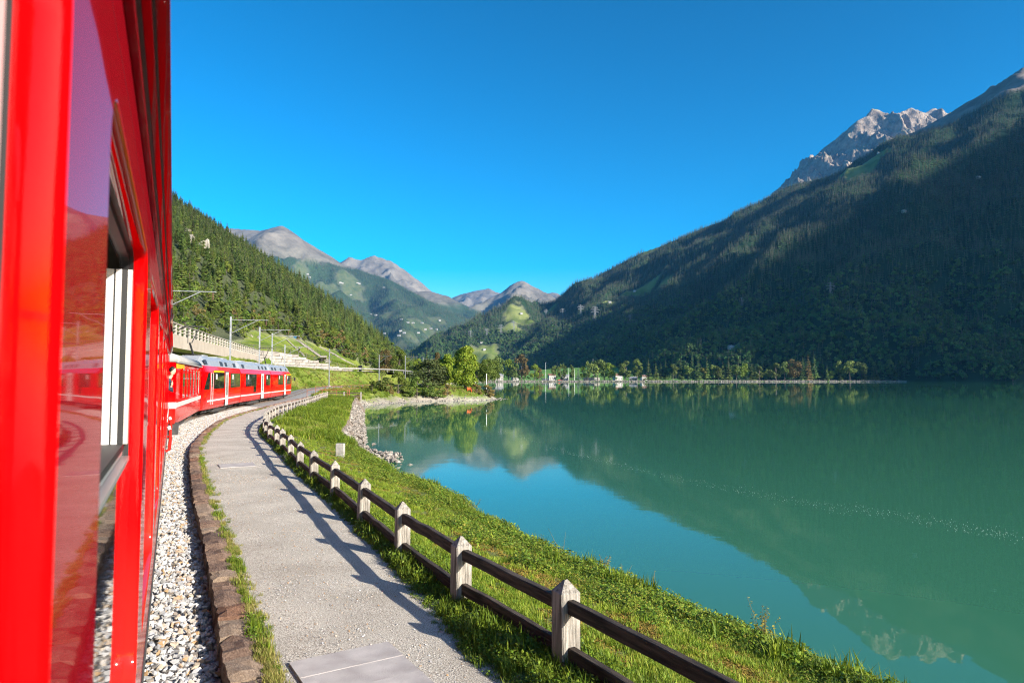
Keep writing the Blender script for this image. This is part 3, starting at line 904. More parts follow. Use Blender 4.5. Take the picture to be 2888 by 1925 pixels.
for i, (x, y) in enumerate(fp):
    a = fp[max(i - 1, 0)]; c = fp[min(i + 1, len(fp) - 1)]
    ang = math.atan2(c[1] - a[1], c[0] - a[0])
    po = link('fence_post', posts[random.randrange(5)], fence, (x, y, PATH_Z - .02 + random.uniform(-.03, .015)), ang + random.uniform(-.05, .05))
    po.rotation_euler[0] = random.gauss(0, .014); po.rotation_euler[1] = random.gauss(0, .014)
    if i + 1 < len(fp):
        x2, y2 = fp[i + 1]; d = math.hypot(x2 - x, y2 - y); an = math.atan2(y2 - y, x2 - x)
        for zc in (.575, .185):
            link('fence_rail', rails[random.randrange(5)], fence, ((x + x2) / 2, (y + y2) / 2, PATH_Z + zc + random.uniform(-.018, .012)), an + random.gauss(0, .004), (d + .03, random.uniform(.9, 1.1), random.uniform(.92, 1.12)))
# stone edging below the far fence
m_edge = M('edging_stone', (.22, .20, .18), (.38, .35, .32), 4, 8, .9, .8, 20, dist=.02)
edge = thing('stone_edging', (0, 0, 0), 0, 'pale dry stone edging under the far stretch of fence', 'stone edging')
eb = [MB().loft([[(-.5, -.12, -.5), (.5, -.1, -.5), (.48, .1, -.5), (-.47, .12, -.5)], [(-.5, -.13, .4), (.49, -.12, .46), (.5, .12, .5), (-.48, .1, .45)]], caps=True).mesh('edging_stone', m_edge)]
y = 36.0
while y < 88:
    dx = float(FXf(y + .5) - FXf(y - .5)); Ls = random.uniform(.5, .9)
    link('edging_stone', eb[0], edge, (float(FXf(y)) + .42, y, PATH_Z - .12), math.atan2(1, dx) + random.uniform(-.04, .04), (Ls, random.uniform(.9, 1.3), .42))
    y += Ls * .97

# concrete block in the grass, rusty railing
bx, by = at(960, 1284, z=-.62)[:2]
mbk = MB().loft([[(-.15, -.1, -.15), (.15, -.1, -.15), (.15, .1, -.15), (-.15, .1, -.15)], [(-.155, -.1, .5), (.15, -.1, .5), (.15, .1, .5), (-.155, .1, .5)], [(-.14, -.085, .52), (.135, -.085, .52), (.135, .085, .52), (-.14, .085, .52)]], caps=True)
props(mbk.build('boundary_stone', M('boundary_stone', (.26, .245, .22), (.38, .36, .33), 8, 8, .9, .5, 40, dist=.01), None, (bx, by, -.66), R(-8)), 'square pale concrete block standing alone in the bank grass', 'boundary stone')
m_rust = M('rusty_iron', (.20, .055, .025), (.34, .12, .06), 12, 5, .8)
rr = thing('rusty_railing', (0, 0, 0), 0, 'thin rusty red railing by the end of the fence above the shore', 'railing')
rpts = [(-28.0, 93.5), (-26.2, 94.4), (-24.4, 95.2), (-22.7, 95.6), (-21.9, 92.0), (-21.2, 88.0)]
rp2 = [(-31.0, 108), (-30.5, 112), (-30.2, 116), (-30.0, 120), (-29.4, 125), (-28.4, 130), (-26.8, 135), (-24.6, 139)]
for chain in (rpts, rp2):
    for k, (x, y) in enumerate(chain):
        zz = -.1 if chain is rpts else .25
        MB().tube([(0, 0, -.3), (0, 0, 1.0)], .035, 6).build('railing_post', m_rust, rr, (x, y, zz))
        if k + 1 < len(chain):
            x2, y2 = chain[k + 1]
            for h in (.95, .5):
                MB().tube([(x, y, zz + h), ((x + x2) / 2, (y + y2) / 2, zz + h - .05), (x2, y2, zz + h)], .022, 5).build('railing_bar', m_rust, rr)

# rails of the track
m_steel = M('rail_steel', (.20, .13, .09), (.30, .22, .17), 3, 4, .45, metal=.6)
trk = thing('railway_track', (0, 0, 0), 0, 'narrow gauge railway track curving away along the lake', 'railway track')
for off in (-.535, .535):
    loops = []
    for i in range(len(TRACK) - 1):
        d = np.array(TRACK[i + 1][:2]) - np.array(TRACK[i][:2]); d /= np.linalg.norm(d); r = np.array([d[1], -d[0]])
        x, y, zz = TRACK[i]
        loops.append([(x + r[0] * (off + q), y + r[1] * (off + q), zz + h) for q, h in ((-.035, -.14), (.035, -.14), (.035, 0), (-.035, 0))])
    MB().loft(loops, caps=True).build('rail', m_steel, trk)
slp = MB().box((0, 0, 0), (.22, 1.9, .14)).mesh('sleeper', M('sleeper_wood', (.07, .05, .04), (.14, .11, .09), 6, 5, .9))
acc = 0
for i in range(len(TRACK) - 1):
    d = math.dist(TRACK[i][:2], TRACK[i + 1][:2]); acc += d
    if 90 < TRACK[i][1] < 165 and acc > .9:
        acc = 0
        link('sleeper', slp, trk, (TRACK[i][0], TRACK[i][1], TRACK[i][2] - .16), math.atan2(TRACK[i + 1][1] - TRACK[i][1], TRACK[i + 1][0] - TRACK[i][0]))
# ------------------------------------------------------------------ trains
m_red, nt, N, L, b = _nt('train_red_paint')
b.inputs['Base Color'].default_value = (.60, .0008, .0016, 1); b.inputs['Roughness'].default_value = .6; b.inputs['Specular IOR Level'].default_value = 0
b.inputs['Coat Weight'].default_value = .62; b.inputs['Coat Roughness'].default_value = .035; b.inputs['Coat IOR'].default_value = 1.26
tc = N.new('ShaderNodeTexCoord'); mp = N.new('ShaderNodeMapping'); mp.inputs['Scale'].default_value = (.9, 1, 2.2); L.new(tc.outputs['Object'], mp.inputs[0])
nz = N.new('ShaderNodeTexNoise'); nz.inputs['Scale'].default_value = .9; nz.inputs['Detail'].default_value = 2; L.new(mp.outputs[0], nz.inputs['Vector'])
bp = N.new('ShaderNodeBump'); bp.inputs['Strength'].default_value = 1; bp.inputs['Distance'].default_value = .003
L.new(nz.outputs['Fac'], bp.inputs['Height']); L.new(bp.outputs[0], b.inputs['Coat Normal']); L.new(bp.outputs[0], b.inputs['Normal'])
# road dirt: brown film, streaked, thicker low down
sx = N.new('ShaderNodeSeparateXYZ'); L.new(tc.outputs['Object'], sx.inputs[0])
zr = N.new('ShaderNodeMapRange'); zr.inputs[1].default_value = 1.7; zr.inputs[2].default_value = .5; zr.inputs[3].default_value = .0; zr.inputs[4].default_value = .6; L.new(sx.outputs['Z'], zr.inputs[0])
m3 = N.new('ShaderNodeMapping'); m3.inputs['Scale'].default_value = (6, 6, .5); L.new(tc.outputs['Object'], m3.inputs[0])
dn = N.new('ShaderNodeTexNoise'); dn.inputs['Scale'].default_value = 1.5; dn.inputs['Detail'].default_value = 8; L.new(m3.outputs[0], dn.inputs['Vector'])
dm = N.new('ShaderNodeMath'); dm.operation = 'MULTIPLY'; L.new(zr.outputs[0], dm.inputs[0]); L.new(dn.outputs['Fac'], dm.inputs[1])
dx = N.new('ShaderNodeMix'); dx.data_type = 'RGBA'; L.new(dm.outputs[0], dx.inputs[0]); dx.inputs[6].default_value = (.60, .0008, .0016, 1); dx.inputs[7].default_value = (.16, .075, .05, 1)
L.new(dx.outputs[2], b.inputs['Base Color'])
cr_ = N.new('ShaderNodeMapRange'); cr_.inputs[3].default_value = .03; cr_.inputs[4].default_value = .30; L.new(dm.outputs[0], cr_.inputs[0]); L.new(cr_.outputs[0], b.inputs['Coat Roughness'])
m_red_side = m_red.copy(); m_red_side.name = 'dark_red_paint'  # darker copy of the red paint for the near carriage's outer skin
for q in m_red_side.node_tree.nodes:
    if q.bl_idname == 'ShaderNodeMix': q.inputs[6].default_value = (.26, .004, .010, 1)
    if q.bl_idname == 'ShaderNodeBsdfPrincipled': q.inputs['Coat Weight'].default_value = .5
m_alu = M('window_aluminium', (.52, .51, .49), rough=.42, metal=.85)
m_white = M('white_trim', (.60, .59, .57), (.52, .51, .49), 3, 5, .45)
m_rubber = M('black_rubber', (.012, .012, .013), rough=.55)
m_glass = glass_dark('carriage_glass')
m_gray = M('underframe_grey', (.035, .034, .033), (.075, .07, .066), 4, 6, .75)
m_roof = M('roof_grey', (.24, .235, .22), (.31, .30, .285), 2, 6, .6)
m_silver = M('roof_silver', (.30, .315, .34), (.38, .395, .41), 2, 5, .38, metal=.3)
m_yellow = M('yellow_band', (.80, .42, .0), rough=.4)
m_grey_band = M('white_band', (.62, .60, .57), (.54, .52, .49), 3, 5, .4)
m_wheel = M('wheel_steel', (.10, .085, .07), (.16, .14, .12), 6, 4, .55, metal=.5)
m_grille = M('roof_grille', (.03, .035, .045), rough=.5)
m_brown = M('door_brown', (.14, .06, .05), (.18, .09, .07), 3, 4, .3, coat=.5)

# ---- carriage the photograph is taken from
PHI = PI / 2 + TH
C0 = (-1.46 * math.cos(TH), -1.46 * math.sin(TH), 0)
car = thing('train_carriage', C0, PHI, 'glossy red carriage filling the left edge, seen along its side', 'train carriage', 'vehicles of the red train')
def rr_loop(x0, x1, z0, z1, r, n=6):
    """rounded rectangle counter-clockwise seen from the right side of the train (x to the viewer's right is -x): plain list"""
    out = []
    for cx, cz, a0 in ((x1 - r, z1 - r, 0), (x0 + r, z1 - r, 90), (x0 + r, z0 + r, 180), (x1 - r, z0 + r, 270)):
        for k in range(n + 1):
            a = R(a0 + 90 * k / n); out.append((cx + r * math.cos(a), cz + r * math.sin(a), a0, k / n))
    return out
def bay(x0, x1, w0, w1, z0, z1, zb, zt, r=.16, ys=-1.33, dep=.062):
    """one bay of the outer skin with a rounded recess; returns MB of skin and the loop at the back of the recess"""
    lp = rr_loop(w0, w1, z0, z1, r)
    outer = []
    for x, z, a0, f in lp:
        if a0 == 0: p = (x1, z1 - r + (zt - z1 + r) * min(1, 2 * f)) if f <= .5 else (x1 + (w1 - r - x1) * (2 * f - 1), zt)
        elif a0 == 90: p = (w0 + r + (x0 - w0 - r) * min(1, 2 * f), zt) if f <= .5 else (x0, zt + (z1 - r - zt) * (2 * f - 1))
        elif a0 == 180: p = (x0, z0 + r + (zb - z0 - r) * min(1, 2 * f)) if f <= .5 else (x0 + (w0 + r - x0) * (2 * f - 1), zb)
        else: p = (w1 - r + (x1 - w1 + r) * min(1, 2 * f), zb) if f <= .5 else (x1, zb + (z0 + r - zb) * (2 * f - 1))
        outer.append((p[0], ys, p[1]))
    cx, cz = (w0 + w1) / 2, (z0 + z1) / 2
    def ins(d, y):
        q = rr_loop(w0 + d, w1 - d, z0 + d, z1 - d, max(.02, r - d)); return [(x, y, z) for x, z, _, _ in q]
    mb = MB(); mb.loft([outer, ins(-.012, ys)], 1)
    e = .014
    mb.loft([ins(-.012, ys), ins(-.006, ys + .003), ins(0, ys + e), ins(0, ys + dep)], smooth=True)
    return mb, ins
ZB, ZT = .45, 3.33
PITCHX = 2.92
skin_k = []
for k in range(-1, 8):
    f = 1.03 + PITCHX * k; n0 = f - 2.3
    x0, x1 = n0 - .31, f + .31
    mb, ins = bay(x0, x1, n0, f, .92, 3.05, ZB, ZT)
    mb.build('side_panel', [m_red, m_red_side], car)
    # aluminium frame and seal at the back of the recess
    fr = MB(); ya = -1.33 + .0625
    fr.loft([ins(0, ya), ins(0, ya + .02), ins(.03, ya + .02), ins(.035, ya + .05)], 0, smooth=False)
    wf = fr.build('window_frame', m_rubber, car)
    MB().loft([ins(.035, ya + .0505), ins(.035, ya + .06), ins(.05, ya + .06)], 0).build('window_seal', m_rubber, wf)
    # lower pane
    zm = 2.02
    if k == 0:
        for d0, d1, mt in ((.064, .098, m_white), (.10, .16, m_white)):
            MB().box((f - .05, ya - .0 + (d0 + d1) / 2 - .06, 2.0), (.06, d1 - d0, 2.0)).build('sash_bar', mt, wf)
    if k != 0:
        MB().box(((n0 + f) / 2, ya - .004, (.94 + zm) / 2), (2.292, .006, zm - .94)).build('window_pane', m_glass, wf)
        # upper pane sits deeper behind a stepped sash
        MB().box(((n0 + f) / 2, ya + .26, (zm + 3.0) / 2), (2.22, .012, .98)).build('window_pane', m_glass, wf)
        MB().box(((n0 + f) / 2, ya + .02, zm), (2.24, .05, .035)).box(((n0 + f) / 2, ya + .05, zm + .04), (2.22, .05, .03)).box(((n0 + f) / 2, ya + .12, zm + .065), (2.22, .2, .03), 1).build('window_transom', [m_alu, m_rubber], car)
        if k <= 3:
            for d0, d1, mt in ((.064, .084, m_alu), (.086, .108, m_rubber), (.110, .136, m_white), (.138, .142, m_rubber), (.144, .176, m_white), (.178, .183, m_rubber), (.185, .22, m_white)):
                MB().box((f - .05, -1.33 + (d0 + d1) / 2, 2.53), (.07, d1 - d0, .86)).build('sash_bar', mt, wf)
# plain end of the side, with door and the small end window
xe0, xe1 = 1.03 + PITCHX * 7 + .31, 29.0
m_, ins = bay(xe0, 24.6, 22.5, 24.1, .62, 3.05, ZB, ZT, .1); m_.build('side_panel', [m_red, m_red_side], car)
dr = MB().box((23.3, -1.33 + .05, 1.83), (1.66, .04, 2.5)).build('carriage_door', m_brown, car)
MB().box((23.3, -1.33 + .022, 2.35), (.9, .02, 1.1)).build('door_window', m_glass, dr)
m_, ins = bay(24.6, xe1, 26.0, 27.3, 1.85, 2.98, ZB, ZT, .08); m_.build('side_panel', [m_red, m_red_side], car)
MB().box((26.65, -1.33 + .30, 2.4), (1.5, .03, 1.3)).build('window_recess', m_rubber, car)
MB().box((25.6, -1.335, 1.27), (6.6, .012, .22)).build('white_band', m_grey_band, car)
for gx in (16.6, 20.6):
    h = MB().tube([(0, -.02, .26), (0, -.09, .23), (0, -.105, 0), (0, -.09, -.23), (0, -.02, -.26)], .034, 8).build('grab_handle', m_red, car, (gx, -1.33, 1.12))
    MB().tube([(0, -.09, .20), (0, -.06, .27)], .04, 8).build('handle_tip', m_white, h)
# gutter and roof edge: strips running the length of the carriage
def strip(name, y0, y1, z0, z1, mat, x0=-4.4, x1=29.0):
    MB().box(((x0 + x1) / 2, (y0 + y1) / 2, (z0 + z1) / 2), (x1 - x0, y1 - y0, z1 - z0)).build(name, mat, car)
strip('sill', -1.334, -1.30, .44, .60, m_gray)
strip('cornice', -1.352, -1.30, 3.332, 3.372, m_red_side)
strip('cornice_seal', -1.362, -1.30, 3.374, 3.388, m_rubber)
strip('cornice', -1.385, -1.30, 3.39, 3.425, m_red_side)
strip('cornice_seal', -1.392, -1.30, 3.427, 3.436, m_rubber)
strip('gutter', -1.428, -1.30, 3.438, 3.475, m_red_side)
rf = [[(x, -1.40 * math.cos(a), 3.478 + .36 * math.sin(a)) for a in np.linspace(.0, PI, 13)] for x in (-4.4, 29.0)]
MB().loft(rf, closed=False, smooth=True).build('roof', m_roof, car)
MB().box((12.3, 0, 1.9), (33.0, 2.0, 2.6)).build('interior', m_rubber, car)
MB().add([(29.0, -1.33, .45), (29.0, 1.33, .45), (29.0, 1.33, 3.4), (29.0, -1.33, 3.4)], [(0, 1, 2, 3)]).add([(-4.4, 1.33, .45), (29, 1.33, .45), (29, 1.33, 3.4), (-4.4, 1.33, 3.4)], [(0, 1, 2, 3)]).build('body_end', m_red, car)
MB().box((12, 0, .42), (32, 2.0, .3)).box((6, 0, .25), (3, 1.9, .4)).box((25, 0, .3), (3, 1.9, .5)).build('underframe', m_gray, car)
def bogie(par, x, w=1.0):
    t = MB()
    t.box((x, 0, .45), (2.6, 1.7, .22)).box((x, -.86, .42), (2.3, .1, .2)).box((x, .86, .42), (2.3, .1, .2)).box((x, -.92, .35), (.5, .12, .34)).box((x - .9, -.92, .36), (.3, .14, .26)).box((x + .9, -.92, .36), (.3, .14, .26))
    bo = t.build('bogie', m_gray, par)
    for dx in (-.9, .9):
        for y in (-.55, .55):
            MB().tube([(x + dx, y - .05, .34), (x + dx, y + .05, .34)], .34, 20).build('wheel', m_wheel, bo)
    return bo
for x in (2, 22): bogie(car, x)

# ---- generic placement on the track
_arc = [0]
for p, q in zip(TRACK[:-1], TRACK[1:]): _arc.append(_arc[-1] + math.dist(p[:2], q[:2]))
def on_track(Y):
    return np.array([float(np.interp(Y, TY[:100], TX[:100])), Y])
def place(Ya, Yb):
    a, b_ = on_track(Ya), on_track(Yb)
    d = b_ - a
    return (a[0], a[1], 0), math.atan2(d[1], d[0]), float(np.linalg.norm(d))

def body(par, prof, Ln, mat, cab0=False, cab1=False, name='body', inset=.0):
    """prof: half profile from bottom centre to top centre (y,z)"""
    full = [(-y, z) for y, z in prof] + [(y, z) for y, z in reversed(prof)]
    def xo(z): return .95 * float(smoothstep(1.5, 3.5, z)) ** 1.2
    loops = []
    xs = [0, .35, 1.0, 2.0] + [Ln - 2.0, Ln - 1.0, Ln - .35, Ln]
    for i, x in enumerate(xs):
        lp = []
        for y, z in full:
            s = 1.0
            xx = x
            if cab0 and x < 2.1: xx = x + xo(z) * (2.0 - x) / 2.0; s = (.90, .95, .985, 1)[i]
            if cab1 and x > Ln - 2.1: xx = x - xo(z) * (x - Ln + 2.0) / 2.0; s = (1, .985, .95, .90)[i - 4]
            lp.append((xx, y * s, z))
        loops.append(lp)
    return MB().loft(loops, caps=True).build(name, mat, par)

# ---- second carriage
loc, rz, Ln = place(28.2, 41.3)
co = thing('train_carriage', loc, rz, 'older red carriage with dull grey roof and narrow windows, before the railcar', 'train carriage', 'vehicles of the red train')
body(co, [(0, .5), (1.28, .5), (1.31, .7), (1.32, 2.9), (1.28, 3.12)], Ln, m_red)
rl = []
for x in (-.05, Ln + .05):
    rl.append([(x, 1.36 * math.cos(a), 3.12 + .55 * math.sin(a) ** .8) for a in np.linspace(0, PI, 15)])
MB().loft(rl, closed=True, caps=True, smooth=True).build('roof', m_roof, co)
for s in (-1, 1):
    MB().box((Ln / 2, s * 1.375, 3.12), (Ln + .1, .05, .07)).build('gutter', m_roof, co)
    MB().box((Ln / 2, s * 1.322, 1.30), (Ln - .02, .014, .2)).build('white_band', m_grey_band, co)
    MB().box((1.6, s * 1.325, 2.95), (3.2, .02, .2)).build('yellow_band', m_yellow, co)
    nwin = 6
    for k in range(nwin):
        cx = 2.2 + (Ln - 3.4) * (k + .5) / nwin
        wf = MB().box((cx, s * 1.325, 2.2), (1.36, .018, 1.3)).build('window_frame', m_alu, co)
        MB().box((cx, s * 1.336, 2.2), (1.24, .012, 1.18)).build('window_pane', m_glass, wf)
        MB().box((cx, s * 1.346, 2.42), (1.3, .02, .05)).build('window_transom', m_alu, wf)
    for k in range(nwin + 1):
        cx = 2.2 + (Ln - 3.4) * k / nwin
        MB().box((cx, s * 1.345, 2.2), (.2, .05, 1.36)).build('pillar', m_red, co)
MB().box((-.02, -1.0, 1.7), (.06, .6, 2.3)).box((-.02, 1.0, 1.7), (.06, .6, 2.3)).build('end_panel', m_red, co)
MB().box((-.06, -1.2, 1.30), (.03, .3, .26)).build('white_band', m_white, co)
MB().box((Ln / 2, 0, .42), (Ln - .6, 1.9, .26)).box((Ln * .5, 0, .3), (3.2, 1.8, .42)).build('underframe', m_gray, co)
for x in (2.4, Ln - 2.4): bogie(co, x)
MB().box((.3, -1.15, .32), (.6, .5, .5)).build('step_box', m_gray, co)

# ---- three section railcar
prof = [(0, .42), (1.22, .42), (1.30, .62), (1.345, 1.2), (1.345, 1.9), (1.33, 2.85), (1.13, 3.25), (0, 3.25)]
ends = [42.2, 57.2, 72.6, 88.6]
spec = [dict(cab0=True, win=((.22, .48, 0), (.66, .97, 0)), door=((.50, .60),), yel=(.22, .47), panto=.20),
        dict(win=((.12, .45, 1), (.80, .97, 0)), door=((.60, .72),)),
        dict(cab1=True, win=((.28, .50, 0), (.68, .90, 0)), door=((.55, .65),), yel=(.66, .92), panto=.25)]
labs = ['red railcar section with cab facing the carriages and raised pantograph, nearest of three', 'middle section of the red railcar with white double doors', 'farthest section of the red railcar ending in a cab near the curve']
def pantograph(par, x):
    p = MB()
    p.bar((x - .5, -.45, 3.95), (x + .5, -.45, 3.95), .07).bar((x - .5, .45, 3.95), (x + .5, .45, 3.95), .07).bar((x + .4, -.5, 4.0), (x + .4, .5, 4.0), .08)
    p.bar((x + .4, 0, 4.0), (x - .75, 0, 4.75), .10).bar((x - .75, -.12, 4.75), (x + .35, -.35, 5.85), .05).bar((x - .75, .12, 4.75), (x + .35, .35, 5.85), .05)
    for q in (-.14, .14):
        p.tube([(x + .35 + q, -.85, 5.72), (x + .35 + q, -.55, 5.9), (x + .35 + q, .55, 5.9), (x + .35 + q, .85, 5.72)], .035, 6)
    p.box((x, -.4, 3.82), (.1, .1, .2)).box((x + .4, .4, 3.82), (.1, .1, .2))
    p.build('pantograph', m_gray, par)
for k in range(3):
    loc, rz, Ln = place(ends[k] + .18, ends[k + 1] - .18)
    sp = spec[k]
    rc = thing('railcar_section', loc, rz, labs[k], 'railcar', 'vehicles of the red train')
    body(rc, prof, Ln, m_red, sp.get('cab0'), sp.get('cab1'))
    x0 = 1.2 if sp.get('cab0') else 0; x1 = Ln - 1.2 if sp.get('cab1') else Ln
    # roof
    rp = [(-1.12, 3.252), (-.98, 3.66), (-.72, 3.90), (.72, 3.90), (.98, 3.66), (1.12, 3.252)]
    rf = MB().loft([[(x, y * s, 3.252 + (z - 3.252) * s2) for y, z in rp] for x, s, s2 in ((x0, .93, .35), (x0 + .7, 1, 1), (x1 - .7, 1, 1), (x1, .93, .35))], caps=True).build('roof', m_silver, rc)
    for gx in np.linspace(.12, .88, 7):
        if random.random() < .25: continue
        w = random.uniform(.5, 1.0); cx = Ln * gx
        vs = [(cx - w / 2, -1.098, 3.33), (cx + w / 2, -1.098, 3.33), (cx + w / 2, -.995, 3.63), (cx - w / 2, -.995, 3.63)]
        MB().loft([[(a, y - .004, z + .002) for a, y, z in vs], [(a, y - .03, z + .015) for a, y, z in vs]], caps=True).build('roof_grille', m_grille, rf)
    for gx in (.3, .62, .8): MB().box((Ln * gx, 0, 3.97), (1.5, 1.1, .13)).build('roof_unit', m_silver, rf)
    for s in (-1, 1):
        yy = s * 1.35
        MB().box(((x0 + x1) / 2, s * 1.342, .97), (x1 - x0 - .1, .02, .11)).build('white_band', m_white, rc)
        for a, b_, low in sp['win']:
            wf = MB().box((Ln * (a + b_) / 2, yy, 2.28), (Ln * (b_ - a), .018, 1.10)).build('window', m_glass, rc)
            for q in ((a + b_) / 2, a + (b_ - a) * .06, b_ - (b_ - a) * .06)[:3]:
                MB().box((Ln * q, yy + s * .010, 2.28), (.05, .012, 1.09)).build('window_divider', m_rubber, wf)
            MB().box((Ln * (a + (b_ - a) * .22), yy + s * .011, 2.55), (.5, .010, .36)).build('window_notice', m_white, wf)
            if low: MB().box((Ln * (b_ - .05), yy, 1.45), (Ln * .085, .017, .54)).build('window', m_glass, rc)
        if 'yel' in sp:
            a, b_ = sp['yel']; MB().box((Ln * (a + b_) / 2, s * 1.338, 2.905), (Ln * (b_ - a), .03, .12)).build('yellow_band', m_yellow, rc)
        for a, b_ in sp['door']:
            MB().box((Ln * (a + b_) / 2, yy - s * .001, 1.69), (Ln * (b_ - a) * .8 + .12, .02, 2.5)).build('door_gap', m_rubber, rc)
            dr = MB().box((Ln * (a + b_) / 2, yy + s * .004, 1.68), (Ln * (b_ - a) * .8, .02, 2.42)).build('door', m_white, rc)
            cx = Ln * (a + b_) / 2
            for q in (-.2, .2): MB().box((cx + q, yy + s * .016, 1.95), (.2, .012, 1.5)).build('door_window', m_glass, dr)
    # ends: bellows or cab glass
    if sp.get('cab0'):
        def cabx(z): return .95 * float(smoothstep(1.5, 3.5, z)) ** 1.2
        g = MB(); lp = []
        zs = np.linspace(1.72, 3.12, 7)
        for j, q in enumerate((-1.02, -.5, .5, 1.02)):
            lp.append([(cabx(z) - .012 - (0 if abs(q) > .9 else .0), q * (1.08 if z < 2.8 else .96), z) for z in zs])
        g.loft(lp, closed=False); g.build('windscreen', m_glass, rc)
        for s in (-1, 1):
            vs = [(.35 + cabx(1.72) * .8, s * 1.312, 1.72), (1.75, s * 1.352, 1.72), (1.95, s * 1.352, 2.8), (1.5, s * 1.342, 2.8), (.75 + .2, s * 1.322, 2.3)]
            MB().loft([vs, [(x, y + s * .012, z) for x, y, z in vs]], caps=True).build('cab_window', m_glass, rc)
            MB().box((2.35, s * 1.352, 1.75), (.04, .02, 2.1)).box((3.0, s * 1.352, 1.75), (.04, .02, 2.1)).build('cab_door_frame', m_white, rc)
            MB().box((2.65, s * 1.352, 2.3), (.45, .016, .9)).build('cab_door_window', m_glass, rc)
        MB().box((-.12, 0, .62), (.3, 1.9, .5)).build('snow_plough', m_silver, rc)
        MB().box((.02, -.75, 1.2), (.05, .25, .16)).box((.02, .75, 1.2), (.05, .25, .16)).build('headlight', m_white, rc)
    else:
        MB().box((-.09, 0, 1.95), (.34, 2.2, 2.6)).build('bellows', m_rubber, rc)
    if sp.get('cab1'):
        MB().bar((Ln - .9, -1.33, 2.5), (Ln - .75, -1.72, 2.5), .05).box((Ln - .75, -1.72, 2.35), (.1, .2, .45)).build('wing_mirror', m_rubber, rc)
    MB().box((Ln / 2, 0, .36), (Ln - 3, 1.9, .3)).box((Ln * .5, 0, .28), (Ln * .3, 2.1, .36)).build('underframe', m_gray, rc)
    for x in (2.6, Ln - 2.6): bogie(rc, x)
    if 'panto' in sp: pantograph(rc, Ln * sp['panto'])

# ---- person leaning out of the end window of the first carriage
def person():
    sk = M('skin', (.55, .33, .23), rough=.55); hair = M('dark_hair', (.012, .010, .009), rough=.5); shirt = M('dark_shirt', (.03, .04, .06), rough=.8)
    p = thing('person', (0, 0, 0), 0, 'dark haired person leaning out of a window at the far end of the nearest carriage', 'person')
    M4 = Matrix.Translation(C0) @ Matrix.Rotation(PHI, 4, 'Z')
    p.matrix_world = M4 @ Matrix.Translation((26.6, -1.30, 2.0))
    # torso inside the opening, head and forearm outside
    def blob(c, r, n=12, m=9):
        vs = []; fs = []
        for i in range(m + 1):
            a = PI * i / m
            for k in range(n):
                t = 2 * PI * k / n
                vs.append((c[0] + r[0] * math.sin(a) * math.cos(t), c[1] + r[1] * math.sin(a) * math.sin(t), c[2] + r[2] * math.cos(a)))
        for i in range(m):
            for k in range(n): fs.append((i * n + k, (i + 1) * n + k, (i + 1) * n + (k + 1) % n, i * n + (k + 1) % n))
        return vs, fs
    b_ = MB()
    rings = []
    path = [((0, .22, -.28), .14), ((0, .18, 0), .15), ((0, .10, .26), .16), ((0, .02, .38), .10), ((0, -.06, .46), .062), ((0, -.10, .54), .062), ((.0, -.13, .60), .08), ((0, -.15, .68), .088), ((0, -.15, .76), .082), ((0, -.14, .82), .045)]
    b_.tube([q for q, _ in path], [r for _, r in path], 12)
    b_.tube([(-.16, .06, .30), (-.18, -.08, .06), (-.18, -.13, -.02)], [.062, .052, .045], 8)
    b_.tube([(-.18, -.13, -.02), (-.22, -.10, .16), (-.24, -.12, .20)], [.045, .036, .032], 8)
    b_.build('figure', [sk], p)
    s = MB(); s.tube([(0, .235, -.3), (0, .195, 0), (0, .09, .26), (0, .02, .37)], [.20, .22, .23, .17], 12); s.tube([(0, .02, .36), (0, -.03, .44)], [.17, .085], 12); s.tube([(-.16, .06, .30), (-.18, -.08, .06), (-.18, -.13, -.02), (-.215, -.105, .13)], [.085, .075, .064, .05], 8); s.build('shirt', shirt, p)
    v, f = blob((0, -.125, .745), (.098, .10, .10)); v = [(x + .03 * (x > 0), y + .02, z) if z < .72 else (x, y, z) for x, y, z in v]
    h = MB().add(v, f, 0, True); h.build('hair', hair, p)
    v, f = blob((-.03, -.19, .67), (.05, .045, .075)); MB().add(v, f, 0, True).build('face', sk, p)
    hd = MB()
    hd.tube([(-.24, -.12, .20), (-.245, -.125, .28)], [.034, .04], 8)
    for q in range(4): hd.tube([(-.265 + q * .014, -.125, .28), (-.268 + q * .015, -.13, .34), (-.265 + q * .014, -.15, .365)], .009, 6)
    hd.tube([(-.22, -.12, .24), (-.195, -.135, .28), (-.20, -.15, .31)], .010, 6)
    hd.build('hand', sk, p)
person()
